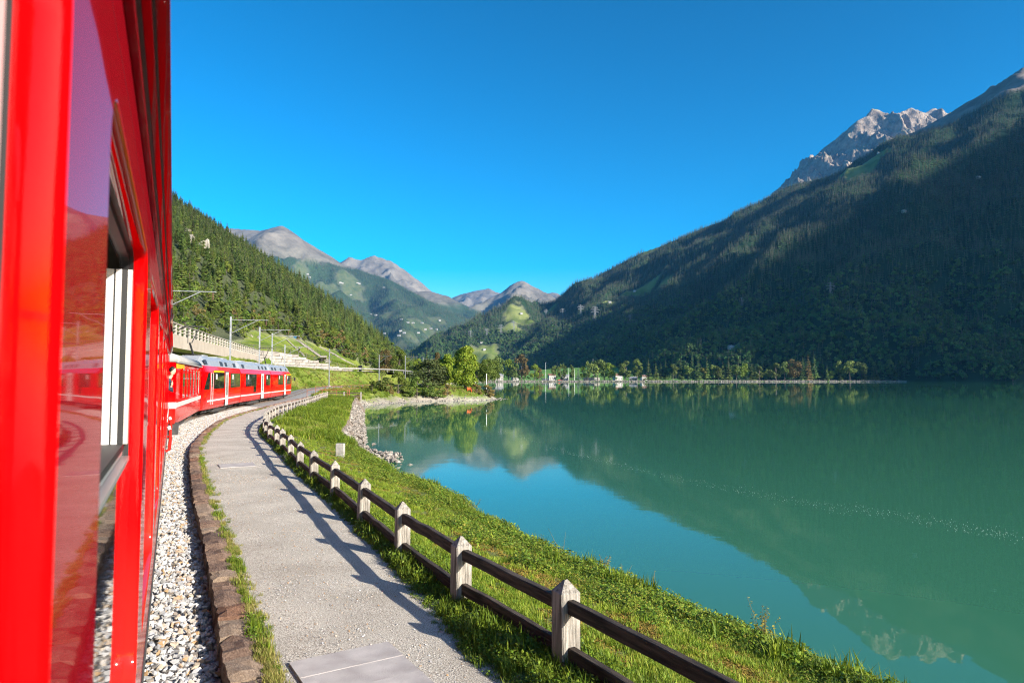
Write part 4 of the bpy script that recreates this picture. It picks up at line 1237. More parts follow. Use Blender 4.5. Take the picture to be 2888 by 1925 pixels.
# ------------------------------------------------------------------ overhead line masts
m_galv = M('galvanised_steel', (.27, .28, .29), (.37, .38, .39), 4, 5, .5, metal=.35)
m_insul = M('insulator', (.10, .05, .03), rough=.3)
def mast_thing(x, y, zb, ang, h, label, arm=3.4):
    """ang: direction of the arm in plan"""
    t = thing('catenary_mast', (x, y, zb), ang, label, 'overhead line mast', 'overhead line masts along the track')
    mb = MB()
    w = .085
    for s in (-1, 1): mb.box((0, s * w, h / 2), (.15, .016, h))
    mb.box((0, 0, h / 2), (.016, 2 * w, h))
    mb.build('mast_pole', m_galv, t)
    MB().loft([[(-.35, -.35, -.5), (.35, -.35, -.5), (.35, .35, -.5), (-.35, .35, -.5)], [(-.3, -.3, .18), (.3, -.3, .18), (.3, .3, .18), (-.3, .3, .18)]], caps=True).build('mast_footing', m_conc, t)
    MB().tube([(0, 0, h - .35), (arm, 0, h - .35)], .036, 6).build('mast_arm', m_galv, t)
    MB().tube([(.1, 0, h - 1.75), (arm * .72, 0, h - .37)], .035, 6).build('mast_brace', m_galv, t)
    ins = MB()
    ins.tube([(arm * .94, 0, h - .38), (arm * .94, 0, h - .98)], .02, 5)
    for q in (.5, .62, .74, .86): ins.tube([(arm * .94, 0, h - q - .03), (arm * .94, 0, h - q + .03)], .075, 8)
    ins.build('insulator', m_insul, t)
    return t
def track_normal(i):
    d = np.array(TRACK[i + 1][:2]) - np.array(TRACK[i][:2]); d /= np.linalg.norm(d)
    return d
def mast_at(Y, off, label, h=8.2):
    i = int(np.argmin(np.abs(TY[:100] - Y))); d = track_normal(i)
    l = np.array([-d[1], d[0]])
    x, y = TRACK[i][0] + l[0] * off, TRACK[i][1] + l[1] * off
    mast_thing(x, y, TRACK[i][2] - .3, math.atan2(-l[1], -l[0]), h, label, off + .9)
mast_at(48, 2.9, 'steel mast whose white arm reaches out from behind the nearest carriage', 9.3)
mast_at(72, 2.9, 'tall steel mast with arm rising behind the front section of the railcar', 9.3)
mast_at(89, 2.9, 'steel mast with arm behind the rear section of the railcar', 9.4)
mast_at(99, 2.9, 'slim steel mast just right of another behind the rear section of the railcar', 9.1)
mast_at(112, 2.9, 'short looking steel mast just above the far end of the railcar', 7.9)
for px, Y, zb, top, lab in ((928, 141, .8, 983, 'lone steel mast in front of the grass bank and stone wall'), (1069, 156, .9, 1000, 'steel mast partly hidden by a bush where the line enters the trees'),
                            (1143, 158, .75, 1002, 'steel mast before the dark pine trees of the point')):
    x, y, _ = at(px, 1080, Y); h = at(px, top, Y)[2] - zb
    mast_thing(x, y, zb, R(-20), h, lab, 3.2)
mast_thing(*at(1193, 1060, 178)[:2], .8, R(-10), at(1193, 1010, 178)[2] - .6, 'distant steel mast seen through the trees of the point', 3)
# contact wire
cw = thing('contact_wire', (0, 0, 0), 0, 'thin overhead wires strung above the railway track', 'overhead wire')
for hh in (5.75, 6.9):
    MB().tube([(p[0], p[1], p[2] + hh) for p in TRACK[20::3]], .012, 4).build('wire', M('copper_wire', (.10, .09, .08), rough=.5), cw)

# ------------------------------------------------------------------ road viaduct with balustrade
m_cream = M('cream_concrete', (.34, .29, .235), (.40, .35, .29), .8, 8, .85, .3, 20, dist=.01)
m_shade = M('grey_concrete', (.20, .18, .16), (.26, .24, .21), .7, 8, .9, .3, 10, dist=.01)
m_bal = M('balustrade_concrete', (.30, .275, .235), (.38, .35, .30), 3, 6, .8)
m_asph = M('asphalt', (.045, .045, .047), (.065, .065, .066), 6, 6, .9)
via = thing('road_viaduct', (0, 0, 0), 0, 'cream concrete road viaduct curving above the train, with posts and rails on its edge', 'road viaduct')
def offset_line(line, off):
    out = []
    for i in range(len(line)):
        a = line[max(i - 1, 0)]; c = line[min(i + 1, len(line) - 1)]
        d = np.array([c[0] - a[0], c[1] - a[1]]); d /= np.linalg.norm(d)
        out.append((line[i][0] + d[1] * off, line[i][1] - d[0] * off, line[i][2]))
    return out
RV = [p for p in UPPER if p[1] > 20]
edge_r = offset_line(RV, 3.6)
loops = []
for (x, y, z), (xi, yi, _), (xw, yw, _), (xl, yl, _) in zip(edge_r, offset_line(RV, 3.3), offset_line(RV, 1.9), offset_line(RV, -3.6)):
    loops.append([(x, y, z + .25), (x, y, z - 1.2), (xi, yi, z - 1.3), (xw, yw, z - 1.6), (xl, yl, z - 1.6), (xl, yl, z - .02), (xi, yi, z - .02), (xi, yi, z + .25)])
MB().loft(loops, caps=True).build('deck', m_cream, via)
loops = [[(x, y, z - 1.3), (x, y, -.6)] for x, y, z in offset_line(RV, 1.0)]
MB().loft(loops, closed=False).build('retaining_wall', m_shade, via)
line = offset_line(RV, 3.45)
al = [0]
for p, q in zip(line[:-1], line[1:]): al.append(al[-1] + math.dist(p, q))
lx = [np.array([np.interp(s, al, [p[i] for p in line]) for i in range(3)]) for s in np.arange(0, al[-1], 2.3)]
bpm = MB().box((0, 0, .45), (.16, .2, .9)).mesh('balustrade_post', m_bal)
for p, q in zip(lx[:-1], lx[1:]):
    an = math.atan2(q[1] - p[1], q[0] - p[0])
    if p[1] > 38: link('balustrade_post', bpm, via, (p[0], p[1], p[2] + .25), an, (1.4, 1.2, 1.3))
for hh, w, h in ((1.42, .15, .10), (.98, .08, .08), (.62, .08, .08)):
    MB().loft([[(p[0] - w, p[1] - w * .3, p[2] + hh), (p[0] + w, p[1] + w * .3, p[2] + hh), (p[0] + w, p[1] + w * .3, p[2] + hh + h), (p[0] - w, p[1] - w * .3, p[2] + hh + h)] for p in lx if p[1] > 30], caps=True).build('balustrade_rail', m_bal, via)
# road surface beyond
RD = [p for p in ROAD if p[1] > 126]
P = np.array([[(x, y, z + .0) for x, y, z in offset_line(RD, o)] for o in (3.2, 1, -1, -3.4)])
P2 = np.array([[(x, y, z + .03) for x, y, z in offset_line(UPPER, o)] for o in (3.2, 1, -1, -3.4)])
props(link('road', grid_mesh('road', P2, m_asph)), 'asphalt road on the viaduct above the train', 'road', None, 'structure')
props(link('road', grid_mesh('road', P, m_asph)), 'asphalt road running along the hillside above the railway', 'road', None, 'structure')
# guard rail past the viaduct
gr = thing('guard_rail', (0, 0, 0), 0, 'pale metal guard rail along the road edge above the grass bank', 'guard rail')
GL = [p for p in ROAD if 129 < p[1] < 200 and p[2] < 5.2]
gl = offset_line(GL, 3.4)
m_gr = M('guard_rail_metal', (.22, .215, .20), (.29, .28, .27), 3, 4, .5, metal=.2)
MB().loft([[(x, y, z + .5), (x + .08, y - .05, z + .5), (x + .08, y - .05, z + .74), (x, y, z + .74)] for x, y, z in gl], caps=True).build('rail_beam', m_gr, gr)
pm = MB().box((0, 0, .3), (.1, .1, .9)).mesh('rail_post', m_gr)
for p in gl[::1]: link('rail_post', pm, gr, (p[0] - .08, p[1] + .05, p[2]))
x, y, z = at(1016, 1040, 166)
props(MB().box((0, 0, .5), (.5, .5, 1.6)).box((0, 0, 1.45), (.8, .7, .5)).build('signal_box', m_rubber, None, (x, y, 3.9)), 'small black trackside cabinet at the end of the stone wall', 'cabinet')

# ------------------------------------------------------------------ stone retaining wall beside the road, stone by stone
SWL = offset_line([p for p in ROAD if 127 < p[1] < 172 and p[2] < 5.3], -3.9)
sal = [0]
for p, q in zip(SWL[:-1], SWL[1:]): sal.append(sal[-1] + math.dist(p[:2], q[:2]))
def swp(s): return np.array([np.interp(s, sal, [p[i] for p in SWL]) for i in range(3)])
m_sw = M('wall_block', (.16, .145, .125), (.31, .28, .24), .8, 8, .9, .8, 4, dist=.05, rnd=.22)
sw = thing('stone_wall', (0, 0, 0), 0, 'long pale retaining wall of big stone blocks, tapering along the road below the meadow', 'stone wall')
blk = [MB().loft([[(-.5, -.5, -.5), (.5, -.5, -.5), (.5, .5, -.5), (-.5, .5, -.5)], [(-.5, -.5, .5), (.5, -.5, .5), (.5, .5, .5), (-.5, .5, .5)]], caps=True) for _ in range(1)]
bmeshes = []
for k in range(6):
    rg = np.random.default_rng(900 + k); mb = MB()
    for zz in (-.5,): pass
    def rq(z, s=.48): return [(sx * s + rg.normal(0, .02), sy * .5 + (rg.normal(0, .06) if sy < 0 else 0), z + rg.normal(0, .03)) for sx, sy in ((-1, -1), (1, -1), (1, 1), (-1, 1))]
    mb.loft([rq(-.47), rq(0, .5), rq(.47)], caps=True); bmeshes.append(mb.mesh('wall_stone', m_sw))
def wall_top(s):
    t = s / sal[-1]
    return 3.7 * float(smoothstep(-.02, .12, t)) * (1 - float(smoothstep(.42, .86, t))) + .3
nst = 0
hrow = .62
for r in range(8):
    s = random.uniform(0, .5)
    while s < sal[-1] - .5:
        ln = random.uniform(.9, 1.9)
        zt = (r + 1) * hrow
        if zt - .25 < wall_top(s) and nst < 298:
            p = swp(s + ln / 2); q = swp(s + ln / 2 + .2); o = swp(s + ln / 2 - .2)
            an = math.atan2(q[1] - o[1], q[0] - o[0])
            link('wall_stone', bmeshes[random.randrange(6)], sw, (p[0], p[1], p[2] + r * hrow + hrow / 2 - .05), an, (ln * .985, .6 * random.uniform(.95, 1.1), hrow * .97)); nst += 1
        s += ln
SWB = [swp(s) for s in np.linspace(0, sal[-1], 40)]
MB().loft([[(p[0] - .1, p[1] + .25, p[2] - .5), (p[0] - .1, p[1] + .25, p[2] + wall_top(s) + .05), (p[0] - 2.5, p[1] + 1.8, p[2] + wall_top(s) + .1)] for p, s in zip(SWB, np.linspace(0, sal[-1], 40))], closed=False).build('wall_backing', m_sw, sw)
# railing along the top of the wall
m_dk = M('dark_railing', (.10, .095, .09), (.16, .15, .14), 3, 4, .6, metal=.4)
wr = thing('wall_railing', (0, 0, 0), 0, 'thin grey railing along the top of the stone wall', 'railing')
tp = [(swp(s), wall_top(s)) for s in np.linspace(1, sal[-1] * .8, 20)]
for p, h in tp: MB().tube([(0, 0, 0), (0, 0, 1.15)], .05, 5).build('railing_post', m_dk, wr, (p[0], p[1] + .3, p[2] + h))
for hh in (1.1, .6): MB().tube([(p[0], p[1] + .3, p[2] + h + hh) for p, h in tp], .035, 5).build('railing_bar', m_dk, wr)
# hillside stairs / stone strips up the meadow
def strip_up(name, a, b_, w, label, cat, mat, Ya, Yb):
    t = thing(name, (0, 0, 0), 0, label, cat)
    pts = []
    for f in np.linspace(0, 1, 26):
        px = a[0] + (b_[0] - a[0]) * f; py = a[1] + (b_[1] - a[1]) * f
        h = HL.hit(px, py, 120, 420)
        if h: pts.append(np.array(h))
    return t, pts
st, pts = strip_up('stairway', (925, 1022), (836, 958), 1, 'long grey stairway with handrail climbing the meadow above the stone wall', 'stairway', m_dk, 0, 0)
if len(pts) > 3:
    stp = MB().box((0, 0, 0), (1, 1, 1)).mesh('step', m_shade)
    for p, q in zip(pts[:-1], pts[1:]):
        for f in (0, .5):
            c = p + (q - p) * f
            link('step', stp, st, (c[0], c[1], c[2] + .12), math.atan2(q[1] - p[1], q[0] - p[0]), (max(.3, math.dist(p, q) * .5), 1.5, .4))
    for o in (-.8, .8):
        MB().tube([(p[0] + o, p[1], p[2] + 1.15) for p in pts], .06, 5).build('handrail', m_dk, st)
    for p in pts[::2]: MB().tube([(p[0] + .8, p[1], p[2]), (p[0] + .8, p[1], p[2] + 1.15)], .045, 5).build('handrail_post', m_dk, st)
    p = pts[-1]
    props(MB().box((0, 0, .5), (1.1, .8, 1.1)).loft([[(-.65, -.5, 1.05), (.65, -.5, 1.05), (.65, .5, 1.05), (-.65, .5, 1.05)], [(-.65, -.03, 1.4), (.65, -.03, 1.4), (.65, .03, 1.4), (-.65, .03, 1.4)]], caps=True).build('blue_hut', M('blue_paint', (.03, .16, .30), (.05, .2, .36), 3, 4, .5), None, (p[0] - 1, p[1] + 1, p[2] - .2)),
          'little blue hut at the top of the stairway', 'hut')
gu, pts = strip_up('stone_gutter', (1005, 1034), (895, 975), 1, 'narrow stone lined gutter running down the meadow right of the stairway', 'gutter', m_dk, 0, 0)
if len(pts) > 3:
    gm = MB().loft([[(-.5, -.5, -.5), (.5, -.5, -.5), (.5, .5, -.5), (-.5, .5, -.5)], [(-.5, -.4, .5), (.45, -.5, .4), (.5, .45, .5), (-.45, .5, .4)]], caps=True).mesh('gutter_stone', m_sw)
    for p, q in zip(pts[:-1], pts[1:]):
        link('gutter_stone', gm, gu, ((p + q) / 2 + np.array([0, 0, .1])), math.atan2(q[1] - p[1], q[0] - p[0]), (math.dist(p, q), .9, .5))
g2, pts = strip_up('stone_gutter', (858, 1005), (808, 958), 1, 'thin pale stone line down the meadow left of the stairway', 'gutter', m_dk, 0, 0)
if len(pts) > 3:
    for p, q in zip(pts[:-1], pts[1:]):
        link('gutter_stone', gm, g2, ((p + q) / 2 + np.array([0, 0, .1])), math.atan2(q[1] - p[1], q[0] - p[0]), (math.dist(p, q), .4, .4))

# ------------------------------------------------------------------ power line pylons on the right mountain
m_pyl = M('pylon_steel', (.15, .16, .17), (.2, .21, .22), .1, 3, .6)
def pylon_mesh():
    mb = MB(); H = 1.0; n = 7
    def half(z): return .085 * (1 - z) ** 1.2 + .012
    lv = [k / n for k in range(n + 1)]
    for sx, sy in ((-1, -1), (1, -1), (1, 1), (-1, 1)):
        for a, b_ in zip(lv[:-1], lv[1:]): mb.bar((sx * half(a), sy * half(a), a), (sx * half(b_), sy * half(b_), b_), .011)
    for a, b_ in zip(lv[:-1], lv[1:]):
        for sy in (-1, 1):
            mb.bar((-half(a), sy * half(a), a), (half(b_), sy * half(b_), b_), .007); mb.bar((half(a), sy * half(a), a), (-half(b_), sy * half(b_), b_), .007)
    arms = MB()
    for z, w in ((.62, .26), (.77, .32), (.91, .20)):
        for s in (-1, 1):
            arms.bar((0, 0, z), (s * w, 0, z + .004), .014); arms.bar((0, 0, z + .055), (s * w, 0, z + .006), .010); arms.bar((s * w * .95, 0, z), (s * w * .95, 0, z - .05), .007)
    return mb.mesh('pylon', m_pyl), arms.mesh('cross_arm', m_pyl)
pm_, am_ = pylon_mesh()
pyl = [(1540, 894, 871), (1587, 897, 869), (1638, 892, 859), (1678, 905, 863), (1777, 910, 886), (1449, 936, 904), (1413, 941, 914), (1373, 950, 925), (1327, 956, 931), (2343, 845, 795), (2092, 868, 838)]
plab = ['steel pylon left of the pair on the slope above the far village', 'steel pylon between two others on the sunlit slope', 'steel pylon, upper one of the tall close pair', 'tallest looking steel pylon on the sunlit slope',
        'steel pylon at the edge of the mountain shadow', 'steel pylon above the terraced clearings', 'steel pylon just below the wooded spur', 'steel pylon low on the wooded spur', 'farthest small pylon at the foot of the spur',
        'dim pylon high in the shaded slope', 'dim pylon in the shade near the shadow edge']
tops = []
for (px, pb, pt), lab in zip(pyl, plab):
    h = MR.hit(px, pb)
    if h is None: h = at(px, pb, 2600)
    hh = (pb - pt) * h[1] / 1925
    t = thing('pylon', h, R(15), lab, 'pylon', 'pylons of the power line on the mountainside')
    link('pylon_tower', pm_, t, None, None, hh); link('cross_arm', am_, t, None, None, hh)
    tops.append((h[0], h[1], h[2] + hh * .8))

# ------------------------------------------------------------------ houses
m_pl = M('house_plaster', (.36, .345, .32), (.45, .43, .40), .5, 4, .8)
m_rfb = M('brown_roof', (.14, .075, .05), (.20, .11, .08), .8, 4, .8)
m_rfg = M('slate_roof', (.20, .20, .21), (.28, .28, .28), .8, 4, .7)
m_win = M('house_window', (.03, .035, .04), rough=.2)
m_wood = M('chalet_wood', (.16, .09, .05), (.22, .13, .08), .8, 4, .8)
def house(x, y, z, w, d, h, rz, label, roof=m_rfb, wall=m_pl, flat=False, nw=3, group='village houses on the far shore', cat='house'):
    t = thing('house', (x, y, z), rz, label, cat, group)
    MB().box((0, 0, h / 2 - .5), (w, d, h + 1)).build('house_wall', wall, t)
    if flat:
        MB().box((0, 0, h + .15), (w + .6, d + .6, .3)).build('house_roof', roof, t)
    else:
        rh = d * .32; o = .5
        MB().loft([[(-w / 2 - o, -d / 2 - o, h - .15), (-w / 2 - o, d / 2 + o, h - .15), (-w / 2 - o, 0, h + rh)], [(w / 2 + o, -d / 2 - o, h - .15), (w / 2 + o, d / 2 + o, h - .15), (w / 2 + o, 0, h + rh)]], caps=True).build('house_roof', roof, t)
        MB().loft([[(-w / 2, -d / 2 + .2, h - .1), (-w / 2, d / 2 - .2, h - .1), (-w / 2, 0, h + rh - .35)], [(w / 2, -d / 2 + .2, h - .1), (w / 2, d / 2 - .2, h - .1), (w / 2, 0, h + rh - .35)]], caps=True).build('house_gable', wall, t)
        MB().box((w * .2, d * .15, h + rh), (.7, .7, 1.2)).build('chimney', wall, t)
    for f in range(max(1, int(h // 2.6))):
        for k in range(nw):
            cx = -w / 2 + w * (k + .5) / nw
            MB().box((cx, -d / 2 - .02, 1.6 + f * 2.7), (w / nw * .42, .08, 1.25)).build('house_window', m_win, t)
    for f in range(max(1, int(h // 2.6))):
        MB().box((-w / 2 - .02, 0, 1.6 + f * 2.7), (.08, d * .2, 1.25)).build('house_window', m_win, t)
    return t
def hz(px, Y): return at(px, 1070, Y)[0]
vil = [(1537, 1018, 9, 5, 3.6, 0, 'low white boathouse with flat roof at the water, left of the red boat', True, m_rfg), (1556, 1060, 11, 9, 8.5, .2, 'white house with red brown roof behind the boathouse', False, m_rfb),
       (1592, 1050, 14, 8, 7.5, -.1, 'white house with wide roof behind the jetty', False, m_rfg), (1668, 1035, 24, 9, 5, .0, 'long low pavilion with dark front and white fascia among the trees', True, m_rfg),
       (1742, 1080, 12, 10, 8, .3, 'house with brown roof between two round trees', False, m_rfb), (1786, 1040, 12, 9, 3.6, -.3, 'white low house with slanted roof in the gap between spruces', False, m_rfg),
       (1815, 1075, 9, 8, 6.5, .2, 'small white house just right of the low white house', False, m_rfb), (1408, 1060, 12, 10, 8, .1, 'pale house half hidden by dark trees near the point', False, m_rfg),
       (1452, 1075, 10, 9, 7.5, .4, 'white house behind the yellow green tree', False, m_rfb), (2318, 1090, 14, 8, 5.5, 0, 'bluish shaded building behind the tall brown spruces', True, m_rfg), (1742, 1130, 11, 9, 8, -.2, 'pale house with brown roof farther behind the brown roofed house', False, m_rfb)]
for px, Y, w, d, h, rz, lab, fl, rm in vil:
    Y += 22; h *= .9; zz = float(VF.z(hz(px, Y), Y)); house(hz(px, Y), Y, zz, w, d, h, rz, lab, rm, m_pl, fl)
mts = [(1470, 886, 'white farmhouse in the clearing on the wooded spur'), (1719, 855, 'white chalet at the left end of the sunlit ledge'), (1790, 823, 'white chalet farther up the sunlit ledge'), (1366, 988, 'white house low on the spur above the lake trees'),
       (2062, 984, 'dim farmhouse in the dark foot of the mountain'), (1358, 968, 'little hut just above the white house on the spur'), (2300, 500, 'tiny white hut on the high alp below the rock peak'), (2478, 434, 'tiny hut on the upper alp beside the peak'),
       (2760, 505, 'dim hut in the shaded clearing high on the right'), (1838, 702, 'tiny huts on the pasture near the skyline ridge'), (2550, 600, 'dim hut in the middle of the shaded slope')]
for px, py, lab in mts:
    h = MR.hit(px, py)
    if h is None: continue
    s = 1.0 if py > 800 else .9
    house(h[0], h[1], h[2], 10 * s, 7 * s, 5 * s, .4, lab, m_rfg, m_pl, False, 3, 'farmhouses on the right mountainside', 'farmhouse')
nA = 0
for px, py in ((868, 775), (872, 783), (960, 798), (966, 800), (1008, 799), (1014, 801), (1083, 812), (990, 833), (1046, 887), (1060, 890), (1132, 902), (1150, 911), (1165, 912), (1190, 912), (1215, 928), (1130, 935), (1140, 940), (1085, 942), (1125, 948),
               (1200, 930), (1012, 912), (1006, 915), (1020, 935), (1098, 958), (985, 920), (1180, 940), (1230, 930), (1240, 905)):
    h = MA.hit(px, py)
    if h is None: continue
    nA += 1
    house(h[0], h[1], h[2], 20, 11, 7, random.uniform(-.5, .5), 'tiny pale farmhouse on the far wooded mountain flank', m_rfg, m_pl, False, 2, 'tiny farmhouses on the far mountain flank', 'farmhouse')

# flagpoles, red boat, white van at the far shore
m_wp = M('white_pole', (.75, .75, .74), rough=.4)
for px, pt, Y, lab in ((1539, 1022, 1012, 'tall white flagpole beside the boathouse'), (1604, 1036, 1014, 'grey flagpole between the white house and the bluish tree'), (1620, 1040, 1012, 'shorter flagpole in front of the bluish tree'), (1673, 1012, 1300, 'thin mast on the far meadow mound')):
    x = hz(px, Y); zz = float(VF.z(x, Y)); top = at(px, pt, Y)[2]
    MB().tube([(0, 0, -.3), (0, 0, top - zz)], [.28, .12], 8).tube([(0, 0, top - zz), (0, 0, top - zz + .3)], .2, 8)
    f = thing('flagpole', (x, Y, zz), 0, lab, 'flagpole', 'flagpoles on the far shore')
    MB().tube([(0, 0, -.3), (0, 0, top - zz)], [.28, .12], 8).build('pole', m_wp, f)
    MB().tube([(0, 0, top - zz), (0, 0, top - zz + .35)], [.22, .1], 8).build('finial', m_wp, f)
    MB().loft([[(-.5, -.5, -.3), (.5, -.5, -.3), (.5, .5, -.3), (-.5, .5, -.3)], [(-.4, -.4, .3), (.4, -.4, .3), (.4, .4, .3), (-.4, .4, .3)]], caps=True).build('pole_base', m_conc, f)
x = hz(1577, 1006)
bt = thing('rowing_boat', (x, 1007, -1.0), .1, 'red boat laid up on the far shore by the boathouse', 'boat')
MB().loft([[(-4.5, -.1, 1.2), (-4.5, 0, .9), (-4.5, .1, 1.2)], [(-2, -1.2, 1.1), (-2, 0, .1), (-2, 1.2, 1.1)], [(2, -1.2, 1.1), (2, 0, .1), (2, 1.2, 1.1)], [(4.2, -.7, 1.2), (4.2, 0, .5), (4.2, .7, 1.2)]], caps=True).build('hull', M('boat_red', (.5, .02, .015), rough=.4), bt)
MB().box((0, 0, 1.15), (3, 2.2, 1.2)).build('boat_cover', M('boat_cover', (.55, .06, .04), rough=.7), bt)
x = hz(1560, 1004)
vn = thing('white_van', (x, 1006, -.9), 0, 'small white van parked at the far shore left of the red boat', 'van')
MB().loft([[(-3, q, .5), (-3, q, 2.6), (1.6, q, 2.7), (2.6, q, 1.6), (3, q, 1.3), (3, q, .5)] for q in (-1, 1)], caps=True).build('van_body', m_pl, vn)
for dx in (-1.8, 1.9): MB().tube([(dx, -1.05, .4), (dx, 1.05, .4)], .4, 12).build('van_wheel', m_rubber, vn)
MB().loft([[(-.2, q, 1.7), (-.2, q, 2.4), (1.4, q, 2.4), (2.2, q, 1.7)] for q in (-1.02, 1.02)], caps=True).build('van_window', m_win, vn)

# promontory: white pole, orange bench
x, y, z = at(1372, 1084, 152)
wp = thing('white_pole', (x, y, -.4), 0, 'thin white pole standing at the tip of the point', 'pole')
MB().tube([(0, 0, -.5), (0, 0, at(1372, 1053, 152)[2] + .4)], .07, 8).build('pole', m_wp, wp)
MB().tube([(0, 0, -.5), (0, 0, .2)], .16, 8).build('pole_base', m_conc, wp)
x, y, _ = at(1324, 1086, 147)
be = thing('orange_bench', (x, y, float(HL.z(x, y))), R(10), 'small orange bench under the big tree on the point', 'bench')
m_or = M('orange_paint', (.62, .10, .015), rough=.5)
MB().box((0, 0, .45), (1.0, .4, .07)).build('seat', m_or, be); MB().box((0, .28, .8), (1.0, .06, .35)).build('backrest', m_or, be)
for dx in (-.4, .4): MB().box((dx, 0, .2), (.08, .45, .5)).build('leg', m_or, be)

# foam flecks drifting in a line on the lake
fl = MB(); rg = np.random.default_rng(44)
a = np.array(at(1640, 1282, z=LAKE_Z)[:2]); pts_px = [(1330, 1190), (1560, 1262), (1700, 1300), (1900, 1345), (2100, 1385), (2300, 1420), (2500, 1447), (2700, 1482), (2888, 1518), (3100, 1560)]
pl = [np.array(at(px, py, z=LAKE_Z + .012)) for px, py in pts_px]
for a, b_ in zip(pl[:-1], pl[1:]):
    n = int(120)
    for k in range(n):
        c = a + (b_ - a) * rg.uniform() + np.array([rg.normal(0, .15), rg.normal(0, .9), 0]); r = rg.uniform(.003, .009)
        if rg.uniform() < .06: r *= 1.6
        ang = rg.uniform(0, 6.28)
        fl.add([(c[0] + r * math.cos(ang + t) * 1.5, c[1] + r * math.sin(ang + t), c[2]) for t in (0, 1.2, 2.5, 3.6, 5)] + [(c[0], c[1], c[2] + r * .4)], [(0, 1, 5), (1, 2, 5), (2, 3, 5), (3, 4, 5), (4, 0, 5)])
props(fl.build('foam_flecks', M('foam', (.75, .78, .74), rough=.9)), 'thin broken line of white foam flecks drifting across the lake', 'foam', None, 'stuff')
# ------------------------------------------------------------------ trees and plants
def quad_leaf(mb, c, n, up, w, h, mi=0, fold=.0):
    n = Vector(n).normalized(); u = Vector(up); r = n.cross(u)
    if r.length < 1e-4: r = Vector((1, 0, 0))
    r.normalize(); u = r.cross(n).normalized(); c = Vector(c)
    mb.add([c - u * h * .5, c + r * w * .5 + n * fold, c + u * h * .5, c - r * w * .5 + n * fold], [(0, 1, 2, 3)], mi)

def conifer(seed, tiers, nb, mats, width=.17, droop=.35, trunk_show=.06, split=False):
    """unit height spruce: drooping sprays in whorls around a tapered trunk"""
    rg = np.random.default_rng(seed); tr = MB(); mb = MB() if split else tr; mi = 0 if split else 1
    tr.tube([(0, 0, -.03), (0, 0, .5), (rg.normal(0, .004), 0, .98)], [.016, .010, .002], 6, 0, caps=False)
    for t in range(tiers):
        f = t / (tiers - 1); z = trunk_show + (1 - trunk_show) * f ** .92
        Rr = width * (1 - f) ** .85 * rg.uniform(.8, 1.15) + .008
        k = max(4, int(nb * (1 - .5 * f)))
        a0 = rg.uniform(0, 6.28)
        for j in range(k):
            if rg.uniform() < .10: continue
            a = a0 + 2 * PI * j / k + rg.normal(0, .15); r = Rr * rg.uniform(.6, 1.15)
            dz = -droop * r * rg.uniform(.6, 1.3)
            ca, sa = math.cos(a), math.sin(a); w = r * rg.uniform(.30, .48) + .006
            b0 = Vector((ca * r * .06, sa * r * .06, z + .010)); tip = Vector((ca * r, sa * r, z + dz))
            mid = b0.lerp(tip, .58) + Vector((0, 0, .02 * (1 - f) + .004))
            s = Vector((-sa, ca, 0)) * w
            mb.add([b0, mid - s + Vector((0, 0, -w * .5)), tip, mid + s + Vector((0, 0, -w * .5)), mid], [(0, 1, 4), (1, 2, 4), (2, 3, 4), (3, 0, 4)], mi)
    if split: return tr.mesh('trunk', mats[0]), mb.mesh('crown', mats[1])
    return tr.mesh('spruce', mats)

def broadleaf(seed, lobes, nleaf, leaf, mats, wid=.34, base=.28, split=True, droop=False, trunks=1, top=1.0, round_=.8):
    """unit height broadleaf tree: limbs plus many leaf faces on uneven lobes"""
    rg = np.random.default_rng(seed); tr = MB(); cr = MB()
    for q in range(trunks):
        ox = (q - (trunks - 1) / 2) * .03
        tr.tube([(ox, rg.normal(0, .01), -.03), (ox * 1.8, rg.normal(0, .01), base), (ox * 2.5 + rg.normal(0, .03), rg.normal(0, .03), .62), (rg.normal(0, .05), rg.normal(0, .05), .82)], [.026, .019, .011, .004], 7)
    L_ = []
    for k in range(lobes):
        f = rg.uniform(0, 1); z = base + .06 + (top - base - .16) * f
        prof = math.sin(PI * min(1, .12 + .88 * (1 - abs(f - .42) / .62 if f > .42 else .45 + .55 * f / .42)) * .5)
        a = rg.uniform(0, 6.28); rr = wid * prof * rg.uniform(.35, .78)
        c = np.array([math.cos(a) * rr, math.sin(a) * rr, z]); s = rg.uniform(.09, .15) * (.75 + .4 * prof)
        L_.append((c, s))
        tr.tube([(0, 0, max(base * .8, z - .22)), tuple(c * .55 + np.array([0, 0, z - .08]) * np.array([0, 0, .45])), tuple(c)], [.009, .006, .002], 4, caps=False)
    per = nleaf // lobes
    for c, s in L_:
        for i in range(per):
            p = rg.normal(size=3); p /= np.linalg.norm(p)
            if p[2] < -.3 and rg.uniform() < .5: p[2] *= -1
            q = c + p * s * rg.uniform(.55, 1.12) ** .7 * np.array([1, 1, round_])
            if droop: q[2] -= rg.uniform(0, .10)
            n = p + rg.normal(0, .55, 3)
            l = leaf * rg.uniform(.6, 1.4)
            quad_leaf(cr, q, n, rg.normal(size=3), l * .7, l, 0, l * .12)
    if split: return tr.mesh('trunk', mats[0]), cr.mesh('crown', mats[1])
    for v in (): pass
    n = len(tr.v); tr.add(cr.v, cr.f, 1)
    return tr.mesh('broadleaf', mats)

